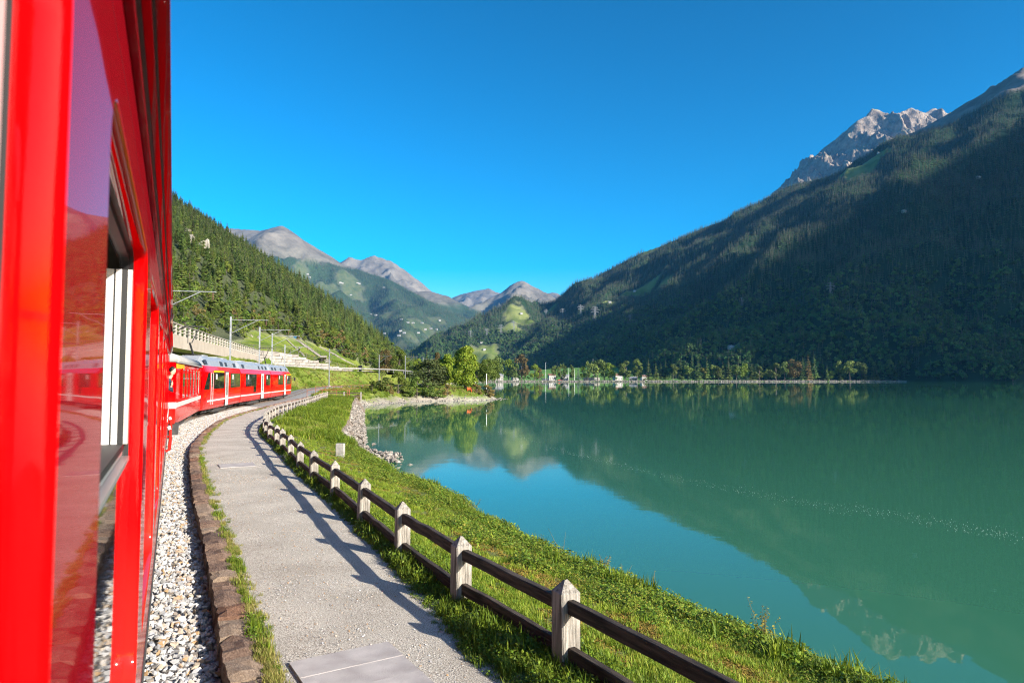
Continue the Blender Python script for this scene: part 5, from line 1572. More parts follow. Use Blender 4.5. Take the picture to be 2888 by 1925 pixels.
m_bark = M('tree_bark', (.07, .055, .045), (.14, .115, .095), 6, 6, .9)
m_spr = leaf_mat('spruce_needles', [(.035, .068, .014), (.068, .110, .022), (.105, .148, .03)], .25, .7, .45, .03)
m_larch = leaf_mat('larch_needles', [(.062, .11, .02), (.10, .15, .028), (.145, .18, .035)], .25, .7, .3, .02)
m_hillleaf = leaf_mat('hill_broadleaf', [(.065, .115, .014), (.105, .16, .022), (.155, .19, .03)], .3, .6, .35, .03)
m_lind = leaf_mat('linden_leaves', [(.12, .20, .014), (.19, .27, .02), (.27, .31, .035), (.14, .22, .017)], .35, .5, .1)
m_dgreen = leaf_mat('dark_leaves', [(.065, .11, .02), (.11, .16, .03), (.16, .20, .045)], .25, .6, .25, .02)
m_pine = leaf_mat('pine_needles', [(.045, .065, .02), (.075, .10, .03), (.10, .12, .04)], .15, .7, .2)
m_brown = leaf_mat('rust_leaves', [(.11, .075, .025), (.16, .105, .035), (.12, .11, .03)], .3, .6, .2)
m_yell = leaf_mat('yellow_leaves', [(.22, .20, .03), (.30, .25, .04), (.2, .2, .04)], .35, .6, .15)
m_bluish = leaf_mat('bluish_needles', [(.06, .09, .08), (.09, .12, .10)], .15, .7, .2)
m_shrub = leaf_mat('shrub_leaves', [(.06, .10, .012), (.10, .15, .02), (.15, .19, .03)], .3, .6, .25, .02)
m_dry = leaf_mat('dry_shrub', [(.17, .13, .05), (.24, .17, .06), (.12, .13, .03)], .3, .7, .2)
m_mtree = leaf_mat('mountain_needles', [(.026, .085, .032), (.055, .14, .046), (.095, .19, .06)], .15, .7, .4, .02)
m_mleaf = leaf_mat('mountain_leaves', [(.05, .12, .03), (.09, .165, .04)], .15, .7, .35, .03)

# --- left hillside forest: 300 trees as individuals, the rest one mass
sp_m = [conifer(10 + k, 22, 8, [m_bark, m_spr], .185 + .025 * (k % 3)) for k in range(5)]
la_m = [conifer(30 + k, 20, 8, [m_bark, m_larch], .20, .2, .10) for k in range(3)]
bl_m = [broadleaf(50 + k, 14, 420, .085, [m_bark, m_hillleaf], .34, .2, False) for k in range(3)]
kinds = sp_m + la_m + bl_m
cand = []
rg = np.random.default_rng(5)
Xc = rg.uniform(-590, -15, 60000); Yc = rg.uniform(25, 920, 60000)
Zc = HL.z(Xc, Yc)
fxm = ((Xc - HL.x0) / 2).astype(int); fym = ((Yc - HL.y0) / 2).astype(int)
fm = HL_forest[np.clip(fxm, 0, HL.X.shape[0] - 1), np.clip(fym, 0, HL.X.shape[1] - 1)]
gx_, gy_ = np.gradient(HL.Z, 2.0)
nx_ = -gx_[np.clip(fxm, 0, gx_.shape[0] - 1), np.clip(fym, 0, gx_.shape[1] - 1)]; ny_ = -gy_[np.clip(fxm, 0, gx_.shape[0] - 1), np.clip(fym, 0, gx_.shape[1] - 1)]
px_ = 1444 + 1925 * Xc / Yc
facing = (nx_ * (-Xc) + ny_ * (-Yc)) / np.hypot(Xc, Yc) + 1.0 * (CAM_Z - Zc) / np.hypot(Xc, Yc)
ok = (fm > .5) & (px_ > -500) & (px_ < 1200) & (Zc > 4) & (facing > -.25)
Xc, Yc, Zc = Xc[ok], Yc[ok], Zc[ok]
# thin out by spacing on a hash grid
cell = {}
sel = []
for i in range(len(Xc)):
    sp_ = 4.0
    k = (int(Xc[i] // sp_), int(Yc[i] // sp_))
    if k in cell: continue
    cell[k] = 1; sel.append(i)
Xc, Yc, Zc = Xc[sel], Yc[sel], Zc[sel]
n = len(Xc)
blend = fbm(Xc / 60, Yc / 60, 3, 91)
edge_n = smoothstep(34, 14, Zc)
kk = np.where(rg.uniform(size=n) < edge_n * .75, rg.integers(8, 11, n), np.where(blend + rg.normal(0, .25, n) > .02, np.where(rg.uniform(size=n) < .3, rg.integers(8, 11, n), rg.integers(5, 8, n)), rg.integers(0, 5, n)))
hh = np.where((kk >= 8), rg.uniform(6, 10, n), rg.uniform(9, 15, n) * np.where(rg.uniform(size=n) < .25, 1.3, 1)) * np.where(rg.uniform(size=n) < .15, .6, 1)
hh = hh * .9 * np.clip(Yc / 480, .62, 1)
size = hh / Yc
pxk = 1444 + 1925 * Xc / Yc
order = np.argsort(-size * np.where(pxk > 475, 1, 1e-3))
solo = order[:300]; rest = order[300:]
labels = {0: ('spruce_tree', 'dark spruce standing in the dense forest on the steep left hillside', 'spruces in the hillside forest', 'spruce tree'),
          1: ('larch_tree', 'light green larch standing in the dense forest on the steep left hillside', 'larches in the hillside forest', 'larch tree'),
          2: ('broadleaf_tree', 'leafy yellow green tree at the lower edge of the hillside forest', 'broadleaf trees below the hillside forest', 'tree')}
for i in solo:
    c = 0 if kk[i] < 5 else 1 if kk[i] < 8 else 2
    nm, lb, gp, ct = labels[c]
    o = link(nm, kinds[kk[i]], None, (Xc[i], Yc[i], Zc[i] - .3), rg.uniform(0, 6.28), (hh[i], hh[i], hh[i] * rg.uniform(.95, 1.1)))
    props(o, lb, ct, gp)
scatter('hillside_forest', np.stack([Xc[rest], Yc[rest], Zc[rest] - .3], -1), kinds, hh[rest], idx=kk[rest], label='dense conifer forest covering the steep left hillside', cat='forest')
print('hill trees', n)

# bushes and rocks on the lower hillside
bush_m = [broadleaf(70 + k, 10, 500, .13, [m_bark, m], .42, .02, False, round_=.7) for k, m in enumerate((m_shrub, m_hillleaf, m_shrub, m_dry))]
def on_hill(px, py, y0=40, y1=600): return HL.hit(px, py, y0, y1)

# --- right mountain and far mountains: woods as masses
mt_m = [conifer(200 + k, 6, 6, [m_bark, m_mtree], .19, .3, .02) for k in range(4)]
ml_m = [broadleaf(220 + k, 6, 60, .22, [m_bark, m_mleaf], .36, .05, False) for k in range(2)]
def forest(H, mask, n, hmin, hmax, name, label, seed, leafy=None, pxr=(300, 2960), back=.05):
    rg = np.random.default_rng(seed)
    gx_, gy_ = np.gradient(H.Z, H.st)
    X = rg.uniform(H.x0, H.xs[-1], n * 6); Y = rg.uniform(H.y0, H.ys[-1], n * 6)
    i = np.clip(((X - H.x0) / H.st + .5).astype(int), 0, H.X.shape[0] - 1); j = np.clip(((Y - H.y0) / H.st + .5).astype(int), 0, H.X.shape[1] - 1)
    Z = H.z(X, Y); D = np.hypot(X, Y)
    fac = (gx_[i, j] * X + gy_[i, j] * Y) / D + (CAM_Z - Z) / D       # >0: the ground there faces the camera
    px = 1444 + 1925 * X / Y
    ok = (mask[i, j] > rg.uniform(.3, .7, len(X))) & (fac > -back) & (px > pxr[0]) & (px < pxr[1]) & (Z > -2)
    X, Y, Z = X[ok][:n], Y[ok][:n], Z[ok][:n]
    h = rg.uniform(hmin, hmax, len(X)) * (1 - .35 * smoothstep(500, 1000, Z) * (D.max() < 5000))
    idx = rg.integers(0, 4, len(X))
    if leafy is not None:
        lf = rg.uniform(size=len(X)) < leafy(X, Y, Z); idx = np.where(lf, rg.integers(4, 6, len(X)), idx); h = np.where(lf, h * .75, h)
    scatter(name, np.stack([X, Y, Z - .3], -1), mt_m + ml_m, h, idx=idx, label=label, cat='forest')
    print(name, len(X))
forest(MR, forR, 56000, 14, 24, 'mountain_forest', 'dense conifer forest on the right mountainside, partly in deep shade', 1, lambda x, y, z: .75 * smoothstep(260, 60, z))
forest(MA, foA, 46000, 18, 30, 'far_forest', 'blue green forest on the far mountain flank', 2)
forest(MD_, foD, 12000, 18, 30, 'far_forest', 'blue green forest on the lower half of the sharp grey peak', 3)
forest(ME_, foE, 6000, 15, 26, 'far_forest', 'blue green forest on the low far ridge', 4)

# --- single trees of the far shore
def grow(kindmesh, name, x, y, z, h, w, label, cat, group, sy=None):
    t = thing(name, (x, y, z), rng.uniform(0, 6.28), label, cat, group)
    tr, cr = kindmesh
    for nm, me in (('trunk', tr), ('crown', cr)):
        link(nm, me, t, None, None, (w, w, h))
    return t
fs_sp = [conifer(400 + k, 15, 8, [m_bark, m_spr], .20, .3, .10, True) for k in range(3)]
fs_spb = [conifer(410, 15, 8, [m_bark, m_brown], .20, .3, .08, True)]
fs_blu = [conifer(412, 13, 8, [m_bark, m_bluish], .20, .3, .04, True)]
fs_bl = {c: [broadleaf(430 + 10 * i + k, 16, 900, .075, [m_bark, m], .36, .16, True) for k in range(2)] for i, (c, m) in
         enumerate((('g', m_dgreen), ('y', m_lind), ('b', m_brown), ('l', m_yell)))}
FS = [(1405, 1005, 34, 'g', 'dark broad tree at the left end of the far shore'), (1434, 1013, 29, 'y', 'yellow green tree next to the leftmost dark tree of the far shore'), (1446, 1031, 20, 'g', None),
      (1471, 1004, 37, 'b', 'big rust tinted tree left of the boathouse'), (1456, 1030, 22, 'g', None), (1508, 1027, 24, 'y', 'yellowish tree close left of the boathouse'), (1521, 1037, 18, 'b', 'small brown tree touching the boathouse'),
      (1563, 1031, 15, 'g', None), (1580, 1030, 15, 'g', None), (1590, 1029, 15, 'g', None), (1612, 1032, 15, 'g', None), (1631, 1036, 16, 'blu', 'bluish conifer behind the flagpoles'), (1644, 1032, 18, 'y', 'bright green slim tree right of the bluish conifer'),
      (1658, 1023, 20, 'g', None), (1687, 1015, 40, 'g', 'largest dark green round tree above the low pavilion'), (1675, 1026, 26, 'g', None), (1705, 1030, 22, 'g', None), (1720, 1025, 27, 'y', 'yellow green round tree right of the largest green tree'), (1763, 1022, 36, 'g', 'broad dark green tree before the brown roofed house'),
      (1797, 1017, 28, 'g', 'tall green tree left of the low white house'), (1829, 1015, 25, 's', None), (1850, 1025, 20, 's', None), (1864, 1027, 18, 's', None), (1878, 1017, 21, 's', None), (1899, 1027, 25, 'g', None), (1921, 1011, 22, 's', None), (1940, 1031, 31, 'g', 'wide dark bush like tree between two spruces'),
      (1952, 1004, 20, 's', None), (1969, 1005, 22, 's', None), (1986, 1036, 19, 'l', 'small bright yellow tree at the foot of the spruces'), (1994, 1010, 18, 's', None), (2013, 1029, 20, 'g', None), (2026, 1036, 20, 'g', None), (2039, 1022, 20, 's', None), (2055, 1009, 19, 's', None),
      (2076, 1029, 27, 'g', None), (2099, 1027, 24, 'y', 'pale green tree right of a tall spruce'), (2120, 1028, 22, 's', None), (2142, 1036, 24, 'g', None), (2163, 1040, 16, 'g', None), (2188, 1028, 34, 'g', 'dark round tree standing out over the shore stones'), (2213, 1020, 26, 'g', None), (2240, 1015, 36, 'b', 'reddish brown broad tree near the right end of the far shore'),
      (2265, 1010, 22, 's', None), (2280, 1003, 24, 'sb', 'brown tinted spruce in the tallest cluster of the far shore'), (2297, 1001, 22, 's', None), (2333, 1033, 15, 's', None), (2343, 1045, 18, 'y', 'low yellow green tree right of the tallest spruces'), (2370, 1040, 15, 's', None), (2366, 1018, 22, 'g', None), (2396, 1018, 42, 'g', 'broad dark tree with flat top at the right end of the far shore'),
      (2429, 1021, 30, 'g', None), (2437, 1030, 20, 's', None), (2463, 1028, 24, 's', None), (2472, 1034, 16, 's', None), (2511, 1030, 22, 'g', None), (2526, 1031, 18, 's', None), (2555, 1019, 14, 's', None), (2576, 1027, 44, 'g', 'wide spreading pale tree at the edge of the mountain shade'),
      (2609, 1030, 18, 'g', None), (2630, 1024, 15, 's', None), (2636, 1004, 15, 's', None), (2643, 1013, 15, 's', None), (2656, 1040, 20, 'g', None), (2680, 1014, 16, 's', None), (2700, 1030, 16, 's', None)]
shared = {'g': ('round dark green tree in the row along the far shore', 'dark green trees on the far shore'), 's': ('slim dark spruce in the row along the far shore', 'spruces on the far shore')}
for px, pt, w, k, lab in FS:
    Y = 1014 + rng.uniform(0, 14); x = at(px, 1070, Y)[0]; z = float(VF.z(x, Y)); h = (at(px, pt, Y)[2] - z) * 1.08
    wd = w * Y / 1925 * 1.15
    if x > 560: z = max(z, float(MR.z(x, Y)) - .5)
    if k in ('s', 'sb', 'blu'):
        ms = {'s': fs_sp, 'sb': fs_spb, 'blu': fs_blu}[k]
        grow(ms[rng.integers(0, len(ms))], 'spruce_tree', x, Y, z, h, wd / .34, lab or shared['s'][0], 'spruce tree', None if lab else shared['s'][1])
    else:
        grow(fs_bl[k][rng.integers(0, 2)], 'shore_tree', x, Y, z, h * 1.02, wd / .64, lab or shared['g'][0], 'tree', None if lab else shared['g'][1])
# a second row behind, as one mass: small dark trees between village and mountain
n = 420
X = rng.uniform(-70, 620, n); Y = rng.uniform(1045, 1400, n); keep = ~((np.abs(X - mx_ - 30) < 120) & (Y > 1250))
X, Y = X[keep], Y[keep]
scatter('village_trees', np.stack([X, Y, VF.z(X, Y)], -1), mt_m + ml_m, rng.uniform(7, 15, len(X)), label='mixed dark trees behind the village houses', cat='trees')
# shore stones, far
rk = []
for k in range(3):
    mb = MB(); v, f = stone(np.random.default_rng(40 + k), .5); mb.add(v, f); rk.append(mb.mesh('shore_rock', m_rubble))
n = 2600
X = rng.uniform(-60, 640, n); Y = 1003.5 + rng.normal(0, 1.6, n) + 1.5
scatter('far_shore_stones', np.stack([X, Y, LAKE_Z + .15 + .45 * np.clip(Y - 1002, 0, 4) * .8], -1), rk, rng.uniform(1.0, 2.6, n), label='pale stone facing along the far lake shore', cat='stones')

# --- trees of the point
big = broadleaf(600, 40, 11000, .040, [m_bark, m_lind], .36, .10, True, trunks=3)
big2 = broadleaf(601, 26, 5000, .042, [m_bark, m_lind], .40, .12, True)
wil = broadleaf(602, 26, 5200, .040, [m_bark, m_pine], .44, .12, True, droop=True)
tre3 = broadleaf(603, 22, 3600, .048, [m_bark, m_shrub], .40, .14, True)
rust = broadleaf(604, 18, 2600, .05, [m_bark, m_brown], .40, .15, True)
dsp = [conifer(610 + k, 20, 9, [m_bark, m_spr], .20, .3, .06, True) for k in range(2)]
def ptree(ms, px, pt, pb, w, Y, label, cat='tree', name='point_tree', base=None):
    x, _, _ = at(px, 1080, Y); z = max(float(HL.z(x, Y)), -1.6) if base is None else base
    h = at(px, pt, Y)[2] - z; wd = w * Y / 1925
    return grow(ms, name, x, Y, z - .1, h, wd / .62 if 'spruce' not in name else wd / .40, label, cat, 'trees on the point')
ptree(big, 1313, 968, 1094, 78, 149, 'big yellow green tree with several trunks at the tip of the point', 'tree', 'linden_tree')
ptree(big2, 1256, 994, 1082, 62, 166, 'rounded yellow green tree left of the big one on the point', 'tree', 'linden_tree')
ptree(big2, 1283, 1000, 1082, 40, 172, 'green tree half hidden behind the big yellow green tree', 'tree', 'linden_tree')
ptree(wil, 1207, 1006, 1088, 92, 150, 'dark olive drooping tree left of the yellow green trees', 'tree', 'pine_tree')
ptree(dsp[0], 1203, 968, 1070, 24, 205, 'dark slim spruce rising behind the olive tree', 'spruce tree', 'spruce_tree')
ptree(tre3, 1374, 1004, 1078, 46, 196, 'green tree right of the big one, farther back', 'tree', 'point_tree', .2)
ptree(tre3, 1126, 980, 1062, 44, 180, 'green tree right of the round rust tinted tree', 'tree')
ptree(dsp[1], 1104, 970, 1050, 40, 215, 'broad dark spruce behind the rust tinted tree', 'spruce tree', 'spruce_tree')
ptree(rust, 1086, 984, 1044, 36, 205, 'round rust tinted tree near the road bend', 'tree')
ptree(dsp[0], 1159, 988, 1060, 26, 205, 'dark spruce between the masts', 'spruce tree', 'spruce_tree')
ptree(tre3, 1066, 1000, 1050, 34, 230, 'small green tree left of the rust tinted tree', 'tree')
ptree(rust, 1232, 990, 1060, 30, 240, 'brownish tree top behind the rounded tree', 'tree')
for px, pt, w, Y in ((1150, 1012, 40, 235), (1180, 1008, 40, 250), (1140, 1018, 36, 260), (1345, 1015, 40, 260), (1365, 1012, 34, 300), (1300, 1012, 40, 280), (1395, 1008, 34, 420), (1382, 1014, 30, 380)):
    ptree(tre3 if px % 4 else big2, px, pt, 1080, w, Y, 'dark green tree in the thicket behind the trees of the point', 'tree', 'thicket_tree', .2)
# bushes on the point and its slope
bset = [broadleaf(640 + k, 12, 1400, .075, [m_bark, m], .46, .02, True, round_=.75) for k, m in enumerate((m_shrub, m_dgreen, m_dry, m_lind))]
BU = [(1075, 1060, 1100, 40, 134, 1, 'dark bush in front of the hidden mast on the point'), (1123, 1056, 1102, 46, 137, 0, 'bright green bush between dark bush and mast'), (1176, 1062, 1106, 44, 139, 0, 'green bush below the olive tree'),
      (1050, 1085, 1112, 26, 128, 0, 'small bush at the rusty railing'), (1205, 1078, 1108, 36, 141, 1, 'dark green bush under the olive tree, at the bank'), (1238, 1082, 1106, 34, 142, 1, 'low dark bush left of the stone bank'), (1344, 1092, 1118, 34, 147.5, 2, 'dry brown bush right of the stone bank'),
      (1376, 1094, 1119, 30, 151, 2, 'pale dry bush at the very tip of the point'), (1262, 1086, 1110, 26, 143, 2, 'rusty brown bush on the slope under the trees'), (1095, 1092, 1115, 30, 134, 2, 'dry grassy bush at the foot of the bright green bush'), (1145, 1094, 1116, 34, 138, 1, 'low green bush at the water below the mast'), (1010, 1092, 1104, 20, 118, 2, 'low dry bush beside the far track')]
for px, pt, pb, w, Y, k, lab in BU:
    x, _, _ = at(px, 1080, Y); z = at(px, pb, Y)[2]; h = at(px, pt, Y)[2] - z
    z = min(z, float(HL.z(x, Y)))
    t = thing('bush', (x, Y, z - .1), rng.uniform(0, 6.28), lab, 'bush', 'bushes on the point')
    for nm, me in zip(('stems', 'foliage'), bset[k]): link(nm, me, t, None, None, (w * Y / 1925 / .62, w * Y / 1925 / .62, h * 1.35 + .3))
# lower hillside bushes along the viaduct
rgb = np.random.default_rng(12)
hb = []
for k in range(150):
    px = rgb.uniform(480, 1060); py = np.interp(px, [480, 600, 680, 760, 850, 1000, 1060], [880, 905, 915, 925, 955, 1005, 1030]) + rgb.uniform(-28, 16)
    h = on_hill(px, py)
    if h is None: continue
    d, _, _ = poly_d(np.array([h[0]]), np.array([h[1]]), ROAD)
    if d[0] < 6: continue
    if 700 < px < 960 and py > 945 + (px - 700) * .18: continue
    hb.append((h, rgb.uniform(14, 34) * h[1] / 1925 / 1.0))
for h, s in hb[:140]:
    o = link('hillside_bush', bush_m[rgb.integers(0, 4)], None, (h[0], h[1], h[2] - .2), rgb.uniform(0, 6.28), (s * 1.1, s * 1.1, s * rgb.uniform(.8, 1.2)))
    props(o, 'leafy bush on the lower hillside above the road', 'bush', 'bushes on the lower hillside')
# pale rock outcrops in the forest
m_out = M('outcrop_rock', (.20, .18, .15), (.36, .33, .28), .25, 9, .9, 1, 1.2, dist=.5)
for k, (px, py, s) in enumerate(((526, 680, 9), (540, 700, 10), (560, 716, 9), (575, 728, 7), (612, 690, 7), (624, 706, 6), (600, 672, 5), (665, 765, 7), (675, 778, 6), (712, 950, .9), (728, 954, .8), (690, 580, 6), (682, 642, 6))):
    h = HL.hit(px, py, 60 if py > 900 else 330, 900)
    if h is None: continue
    mb = MB(); rg = np.random.default_rng(77 + k)
    for q in range(5):
        v, f = stone(rg, 1.0); c = rg.normal(0, .55, 3) * np.array([1, .4, 1.2]); mb.add([(a * .8 + c[0], b_ * .6 + c[1], d * 1.25 + c[2]) for a, b_, d in v], f)
    o = link('rock_outcrop', mb.mesh('rock_outcrop', m_out), None, (h[0], h[1] - s * .2, h[2] + s * .2), 0, (s * .42, s * .32, s * .45))
    props(o, 'pale rock outcrop showing between trees on the left hillside', 'rock', 'rock outcrops on the left hillside')

# rubble on the shore of the point and at the cove
n = 900; pts = []
SH = [(-22.5, 92), (-25.5, 112), (-24, 121), (-19.5, 136), (-15.5, 140), (-9, 141.5), (-3.8, 147), (-2.6, 157), (-6, 170)]
al2 = [0]
for p, q in zip(SH[:-1], SH[1:]): al2.append(al2[-1] + math.dist(p, q))
for k in range(n):
    s = rng.uniform(0, al2[-1]); x = np.interp(s, al2, [p[0] for p in SH]); y = np.interp(s, al2, [p[1] for p in SH])
    x += rng.normal(0, .9) - .5; y += rng.normal(0, .9) + .5
    pts.append((x, y, max(float(HL.z(x, y)), LAKE_Z - .1)))
scatter('shore_rubble', pts, rk, rng.uniform(.25, 1.1, n) * .6, label='pale rubble stones along the waterline of the point', cat='rubble')
n = 900; pts = []
for k in range(n):
    y = rng.uniform(31, 90); t = rng.uniform(.1, 1.15)
    x = float(EXf(y)) + t * (.35 + 1.2 * float(smoothstep(31, 38, y))); z = float(EZf(y)) + (LAKE_Z - .2 - float(EZf(y))) * min(t, 1)
    pts.append((x, y, z))
# rubble tongue running into the water
for k in range(500):
    a = rng.uniform(0, 1); x = -9.6 + 2.6 * a + rng.normal(0, .5); y = 38.5 + rng.normal(0, 1.7); pts.append((x, y, LAKE_Z + .5 * (1 - a) + rng.uniform(-.1, .15)))
scatter('embankment_rubble', pts, rk, rng.uniform(.25, .8, len(pts)) * .6, label='broken rocks below the grass bank at the water', cat='rubble')

# ------------------------------------------------------------------ grass and weeds near the camera
def blade_clump(seed, n, h, rad, mat, seed_heads=False):
    rg = np.random.default_rng(seed); mb = MB()
    for k in range(n):
        a = rg.uniform(0, 6.28); r = rad * math.sqrt(rg.uniform()); x, y = r * math.cos(a), r * math.sin(a)
        hh = h * rg.uniform(.45, 1.1); b_ = rg.uniform(.1, .6) * hh; d = rg.uniform(0, 6.28); w = rg.uniform(.004, .009) * (h / .2) ** .4
        dx, dy = math.cos(d), math.sin(d); px_, py_ = -dy * w, dx * w
        p1 = (x + dx * b_ * .35, y + dy * b_ * .35, hh * .6); p2 = (x + dx * b_, y + dy * b_, hh * .95)
        mb.add([(x - px_, y - py_, -.02), (x + px_, y + py_, -.02), (p1[0] + px_ * .8, p1[1] + py_ * .8, p1[2]), (p1[0] - px_ * .8, p1[1] - py_ * .8, p1[2]), p2], [(0, 1, 2, 3), (3, 2, 4)])
    return mb.mesh('grass_clump', mat)
def leaf_clump(seed, n, h, rad, leaf, mat):
    rg = np.random.default_rng(seed); mb = MB()
    for k in range(n):
        p = rg.normal(size=3); p /= np.linalg.norm(p); p[2] = abs(p[2])
        c = p * np.array([rad, rad, h]) * rg.uniform(.35, 1.05)
        l = leaf * rg.uniform(.6, 1.4)
        quad_leaf(mb, c, p * .6 + np.array([0, 0, .7]) + rg.normal(0, .45, 3), rg.normal(size=3), l * .62, l, 0, -l * .1)
    return mb.mesh('leafy_clump', mat)
m_grass = leaf_mat('grass_blades', [(.095, .18, .012), (.16, .26, .018), (.25, .33, .03), (.31, .33, .06)], .35, .55, .25, .02)
m_grass_dk = leaf_mat('verge_grass', [(.07, .125, .010), (.13, .20, .016), (.20, .26, .022)], .35, .55, .25, .02)
m_grass_dry = leaf_mat('dry_grass', [(.26, .24, .06), (.34, .28, .09), (.17, .2, .03), (.36, .28, .12)], .3, .6, .2)
m_weed = leaf_mat('weed_leaves', [(.075, .14, .012), (.13, .21, .018), (.21, .28, .028)], .3, .45, .25, .02)
m_cover = leaf_mat('bank_leaves', [(.07, .14, .012), (.13, .21, .02), (.22, .28, .03), (.28, .24, .04)], .3, .5, .25, .02)
m_moss = leaf_mat('moss_tufts', [(.20, .17, .02), (.27, .21, .03), (.22, .13, .035), (.15, .16, .02)], .2, .8, .25, .02)
GR = [blade_clump(700 + k, 44, .13, .11, m_grass) for k in range(5)]
GD = [blade_clump(720 + k, 34, .22, .10, m_grass_dk) for k in range(4)]
GY = [blade_clump(740 + k, 30, .17, .08, m_grass_dry) for k in range(4)]
LW = [leaf_clump(760 + k, 80, .17, .13, .036, m_weed) for k in range(5)]
LC = [leaf_clump(780 + k, 90, .16, .16, .033, m_cover) for k in range(5)]
MO = [leaf_clump(800 + k, 50, .035, .13, .028, m_moss) for k in range(3)]
def pick_y(n, y0, y1, pw=1.5):
    """more points near the camera"""
    u = rng.uniform(size=n); return (y0 ** (1 - pw) + u * (y1 ** (1 - pw) - y0 ** (1 - pw))) ** (1 / (1 - pw)) if pw != 1 else y0 * (y1 / y0) ** u
# kerb side
n = 1900; y = pick_y(n, 3, 62, 1.25); d = np.abs(rng.normal(0, .10, n)) - .02; x = KXf(y) + d
m = fbm(y * .8, x * .3, 3, 17) > -.22
x, y = x[m], y[m]; yel = fbm(y * .9, x * .9, 3, 19) + rng.normal(0, .25, len(x)) > -.1
idx = np.where(yel, rng.integers(4, 8, len(x)), np.where(rng.uniform(size=len(x)) < .55, rng.integers(8, 13, len(x)), rng.integers(0, 4, len(x))))
sc = rng.uniform(.3, .8, len(x)) * (1 - .6 * np.clip((x - KXf(y)) / .4, 0, 1))
scatter('kerbside_grass', np.stack([x, y, np.full(len(x), PATH_Z - .01)], -1), GD + GY + LW, sc, idx=idx, label='dry yellow grass and weeds along the kerb stones', cat='grass')
# verge by the fence
n = 8500; y = pick_y(n, 2.5, 46, 1.4); W = .30 + .12 * np.maximum(0, 9.3 - y) ** 1.2; d = -W + (W + .5) * rng.uniform(0, 1, n) ** .85; d = d - .10 * fbm(y * 1.3, 0 * y, 3, 45); x = FXf(y) + d
z = np.where(x > FXf(y) + .2, bank_z(x, y), PATH_Z)
wv = .55 + .5 * np.clip(fbm(y * .7, 0 * y + 3, 3, 23) + .35, 0, 1)
sc = rng.uniform(.7, 1.5, n) * wv * np.clip(1.1 - .75 * np.clip(-d / W, 0, 1.2) ** 2, .3, 1)
idx = np.where(rng.uniform(size=n) < .72, rng.integers(4, 9, n), rng.integers(0, 4, n))
scatter('verge_grass', np.stack([x, y, z - .01], -1), GD + LW, sc, idx=idx, label='dense green grass and leafy weeds at the foot of the fence', cat='grass')
# bank: low grass, moss patches, leafy cover toward the edge
n = 15000; y = pick_y(n, 4, 40, 1.35); t = rng.uniform(0, 1, n) ** .9; x = FXf(y) + .25 + t * (EXf(y) - FXf(y) - .2)
z = bank_z(x, y); dE = EXf(y) - x
nz1 = fbm(x * .55, y * .55, 4, 27); nz2 = fbm(x * .9, y * .9, 3, 29)
cover = smoothstep(2.3, 1.2, dE + 1.9 * nz1) * smoothstep(-.45, -.2, nz2 + .1)
moss = smoothstep(-.02, .12, nz2) * (1 - cover) * smoothstep(.5, 1.1, dE * 0 + x - FXf(y))
edgebare = smoothstep(.35, .1, dE)
u = rng.uniform(size=n)
idx = np.where(u < cover * .85, rng.integers(5, 10, n), np.where(u < cover * .85 + moss * .9 + edgebare * .5, rng.integers(10, 13, n), rng.integers(0, 5, n)))
sc = np.where(idx < 5, rng.uniform(.45, .85, n), np.where(idx < 10, rng.uniform(.6, 1.2, n) * (1 + .5 * (dE < 1)), rng.uniform(.7, 1.2, n)))
sc = np.where((idx >= 5) & (idx < 10) & (dE < .9) & (rng.uniform(size=n) < .35), sc * 1.5, sc)
sc = np.where((idx >= 5) & (idx < 10), np.minimum(sc * (1 + .8 * np.clip(-nz1 * 2.2, -.6, 1.0)), 1.75), sc)
scatter('bank_grass', np.stack([x, y, z - .01], -1), GR + LC + MO, sc, idx=idx, label='low grass, moss and leafy ground plants on the lakeside bank', cat='grass')
# taller weeds in patches along the lake edge
n = 1300; y = pick_y(n, 5.5, 34, 1.3); dE = np.abs(rng.normal(.25, .4, n)); x = EXf(y) - dE
ok = fbm(y * .55, 0 * y + 8, 3, 83) > -.12
x, y, dE = x[ok], y[ok], dE[ok]
scatter('edge_weeds', np.stack([x, y, bank_z(x, y) - .01], -1), LC + LW + GD, rng.uniform(.7, 1.3, len(x))[:, None] * np.array([1, 1, 1.0]) * (1 + .6 * np.clip(fbm(x * .9, y * .9, 3, 85) * 2.4, 0, 1))[:, None] * np.array([1, 1, 1.1]), label='taller leafy weeds in patches along the lake edge of the bank', cat='weeds')
# meadow farther along
n = 9000; y = pick_y(n, 33, 92, 1.2); t = rng.uniform(0, 1, n); x = FXf(y) + .6 + t * (EXf(y) - FXf(y) - .75)
z = bank_z(x, y); q = fbm(x * .3, y * .18, 4, 37)
idx = np.where(q + rng.normal(0, .15, n) > .12, rng.integers(5, 9, n), rng.integers(0, 5, n))
idx = np.where(rng.uniform(size=n) < .06, rng.integers(9, 13, n), idx)
scatter('meadow_grass', np.stack([x, y, z - .02], -1), GR + GD + GY, rng.uniform(1.2, 2.6, n) * (1 + .4 * q), idx=idx, label='long bright grass of the small meadow before the shore', cat='grass')
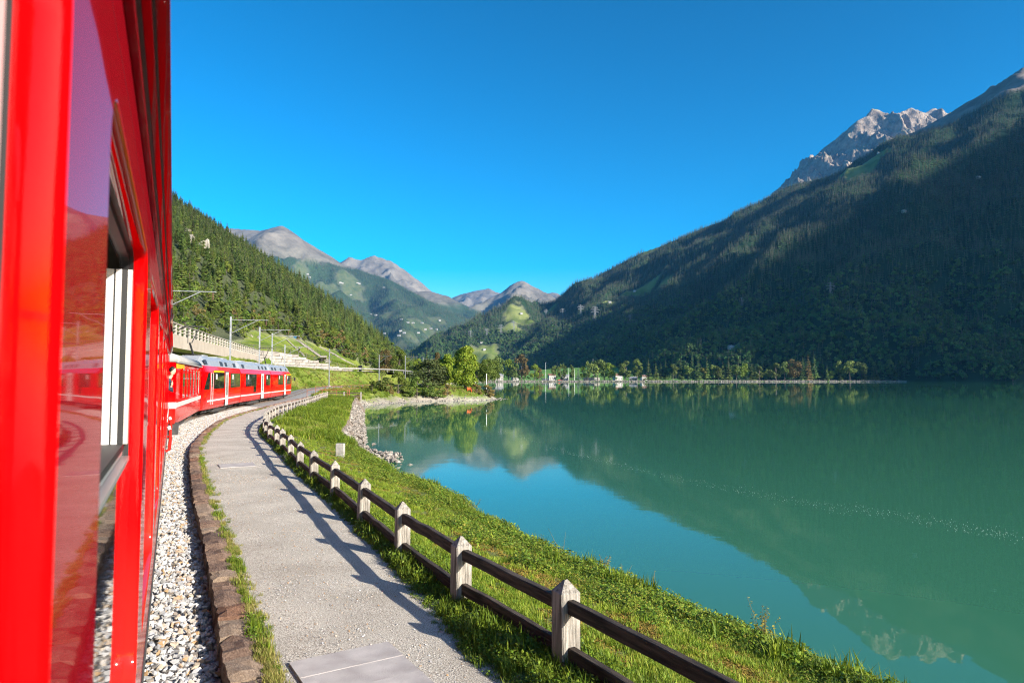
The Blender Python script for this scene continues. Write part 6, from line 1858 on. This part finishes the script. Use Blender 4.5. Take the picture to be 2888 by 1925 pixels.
# grass bank behind the track and point
n = 14000; X = rng.uniform(-60, 0, n); Y = rng.uniform(100, 190, n)
dT, zT, sT = poly_d(X, Y, TRACK); dR, _, sR = poly_d(X, Y, ROAD); dS, _, sS = poly_d(X, Y, SHORE)
Z = HL.z(X, Y)
ok = (dT > 2.6) & (dR > 4.3) & (sS > 0) & (dS > 2.2) & (Z > -1.2)
X, Y, Z = X[ok], Y[ok], Z[ok]; q = fbm(X * .12, Y * .12, 4, 39)
idx = np.where(q + rng.normal(0, .15, len(X)) > .1, rng.integers(9, 13, len(X)), np.where(q < -.05, rng.integers(5, 9, len(X)), rng.integers(0, 5, len(X))))
scatter('bank_meadow', np.stack([X, Y, Z - .03], -1), GR + GD + GY, rng.uniform(1.4, 3.2, len(X)), idx=idx, label='rough grass on the slope behind the track and on the point', cat='grass')

# single plants standing up at the bank edge
def weed(seed, n_st, h, leaf, mat_s, mat_l, spread=.25, flower=False):
    rg = np.random.default_rng(seed); st = MB(); lf = MB()
    for k in range(n_st):
        a = rg.uniform(0, 6.28); s = rg.uniform(.2, 1) * spread; hh = h * rg.uniform(.55, 1.05)
        pts = [Vector((0, 0, -.05)), Vector((math.cos(a) * s * .35, math.sin(a) * s * .35, hh * .5)), Vector((math.cos(a) * s, math.sin(a) * s, hh))]
        st.tube(pts, [.006, .0045, .002], 5)
        m = int(6 + hh * 22)
        for i in range(m):
            f = .2 + .8 * i / m; p = pts[0].lerp(pts[1], f * 2) if f < .5 else pts[1].lerp(pts[2], f * 2 - 1)
            b_ = rg.uniform(0, 6.28); d = Vector((math.cos(b_), math.sin(b_), .4)); l = leaf * rg.uniform(.6, 1.2) * (1.1 - .5 * f)
            quad_leaf(lf, p + d * l * .6, Vector((d.x * .3, d.y * .3, 1)) + Vector(rg.normal(0, .35, 3)), d, l * .5, l, 0, l * .08)
    return st.mesh('stem', mat_s), lf.mesh('leaf_cluster', mat_l)
m_stem = M('plant_stem', (.11, .10, .04), (.17, .13, .06), 10, 4, .7)
WD = [('leafy_plant', 1486, 1512, 1472, 'green leafy plant at the bank edge below the fence bend', weed(1, 9, .42, .055, m_stem, m_weed)), ('leafy_plant', 1545, 1548, 1498, 'bushy green plant beside the first leafy plant at the edge', weed(2, 11, .42, .06, m_stem, m_weed)),
      ('leafy_plant', 1189, 1372, 1335, 'small upright plant at the edge of the far bank', weed(3, 8, .5, .06, m_stem, m_weed)), ('dry_stalk', 1632, 1578, 1498, 'thin dry stalk leaning over the water', weed(4, 2, .62, .02, m_stem, m_grass_dry, .15)), ('dry_stalk', 1668, 1576, 1490, 'tallest thin dry stalk at the bank edge', weed(5, 1, .7, .02, m_stem, m_grass_dry, .3)),
      ('yellow_plant', 1752, 1628, 1560, 'yellow green shrub on the bank edge, left of its darker neighbour', weed(6, 10, .55, .075, m_stem, m_yell, .2)), ('leafy_plant', 1812, 1652, 1592, 'dark green sprawling plant right of the yellow green shrub', weed(7, 9, .42, .05, m_stem, m_weed, .3)), ('seed_stalk', 1898, 1690, 1610, 'mullein like seed stalk rising from the bank edge', weed(8, 1, .55, .035, m_stem, m_grass_dry, .12)),
      ('yellow_plant', 2215, 1830, 1688, 'tall sparse shrub with yellow leaves over the water', weed(9, 8, .80, .085, m_stem, m_yell, .30)), ('leafy_plant', 2345, 1898, 1842, 'green leafy plant near the lower right end of the bank', weed(10, 9, .35, .055, m_stem, m_weed, .25)), ('leafy_plant', 2440, 1925, 1878, 'lowest leafy plant at the right end of the bank', weed(11, 9, .35, .055, m_stem, m_weed, .25)),
      ('leafy_plant', 2125, 1812, 1762, 'leafy green plant left of the tall yellow leaved shrub', weed(12, 9, .35, .055, m_stem, m_weed, .3)), ('leafy_plant', 1345, 1445, 1402, 'green plant halfway along the bank edge', weed(13, 9, .45, .06, m_stem, m_weed, .3))]
for nm, px, pb, pt, lab, (s_, l_) in WD:
    p = at(px, pb, z=-1.22)
    x, y = p[0], p[1]
    x = min(x, float(EXf(y)) - .05)
    t = thing(nm, (x, y, float(bank_z(x, y)) - .03), rng.uniform(0, 6.28), lab, 'plant', 'plants standing up at the bank edge')
    k = (pb - pt) * y / 1925 / {'a': 1}.get('a') 
    hmax = max(v.co.z for v in s_.vertices); sc = max(.5, k / hmax)
    link('stem', s_, t, None, None, sc); link('leaf_cluster', l_, t, None, None, sc)

# ------------------------------------------------------------------ air
m_haze = bpy.data.materials.new('haze'); m_haze.use_nodes = True
nt = m_haze.node_tree
for q in list(nt.nodes): nt.nodes.remove(q)
ou = nt.nodes.new('ShaderNodeOutputMaterial'); pv = nt.nodes.new('ShaderNodeVolumePrincipled')
pv.inputs['Color'].default_value = (.13, .46, 1.0, 1); pv.inputs['Density'].default_value = HAZE; pv.inputs['Anisotropy'].default_value = .1
nt.links.new(pv.outputs[0], ou.inputs['Volume'])
hzb = MB().box((-600, 5200, 990), (12400, 16400, 2002)).build('haze', m_haze)
props(hzb, 'pale blue air haze over the whole valley', 'haze', None, 'stuff')
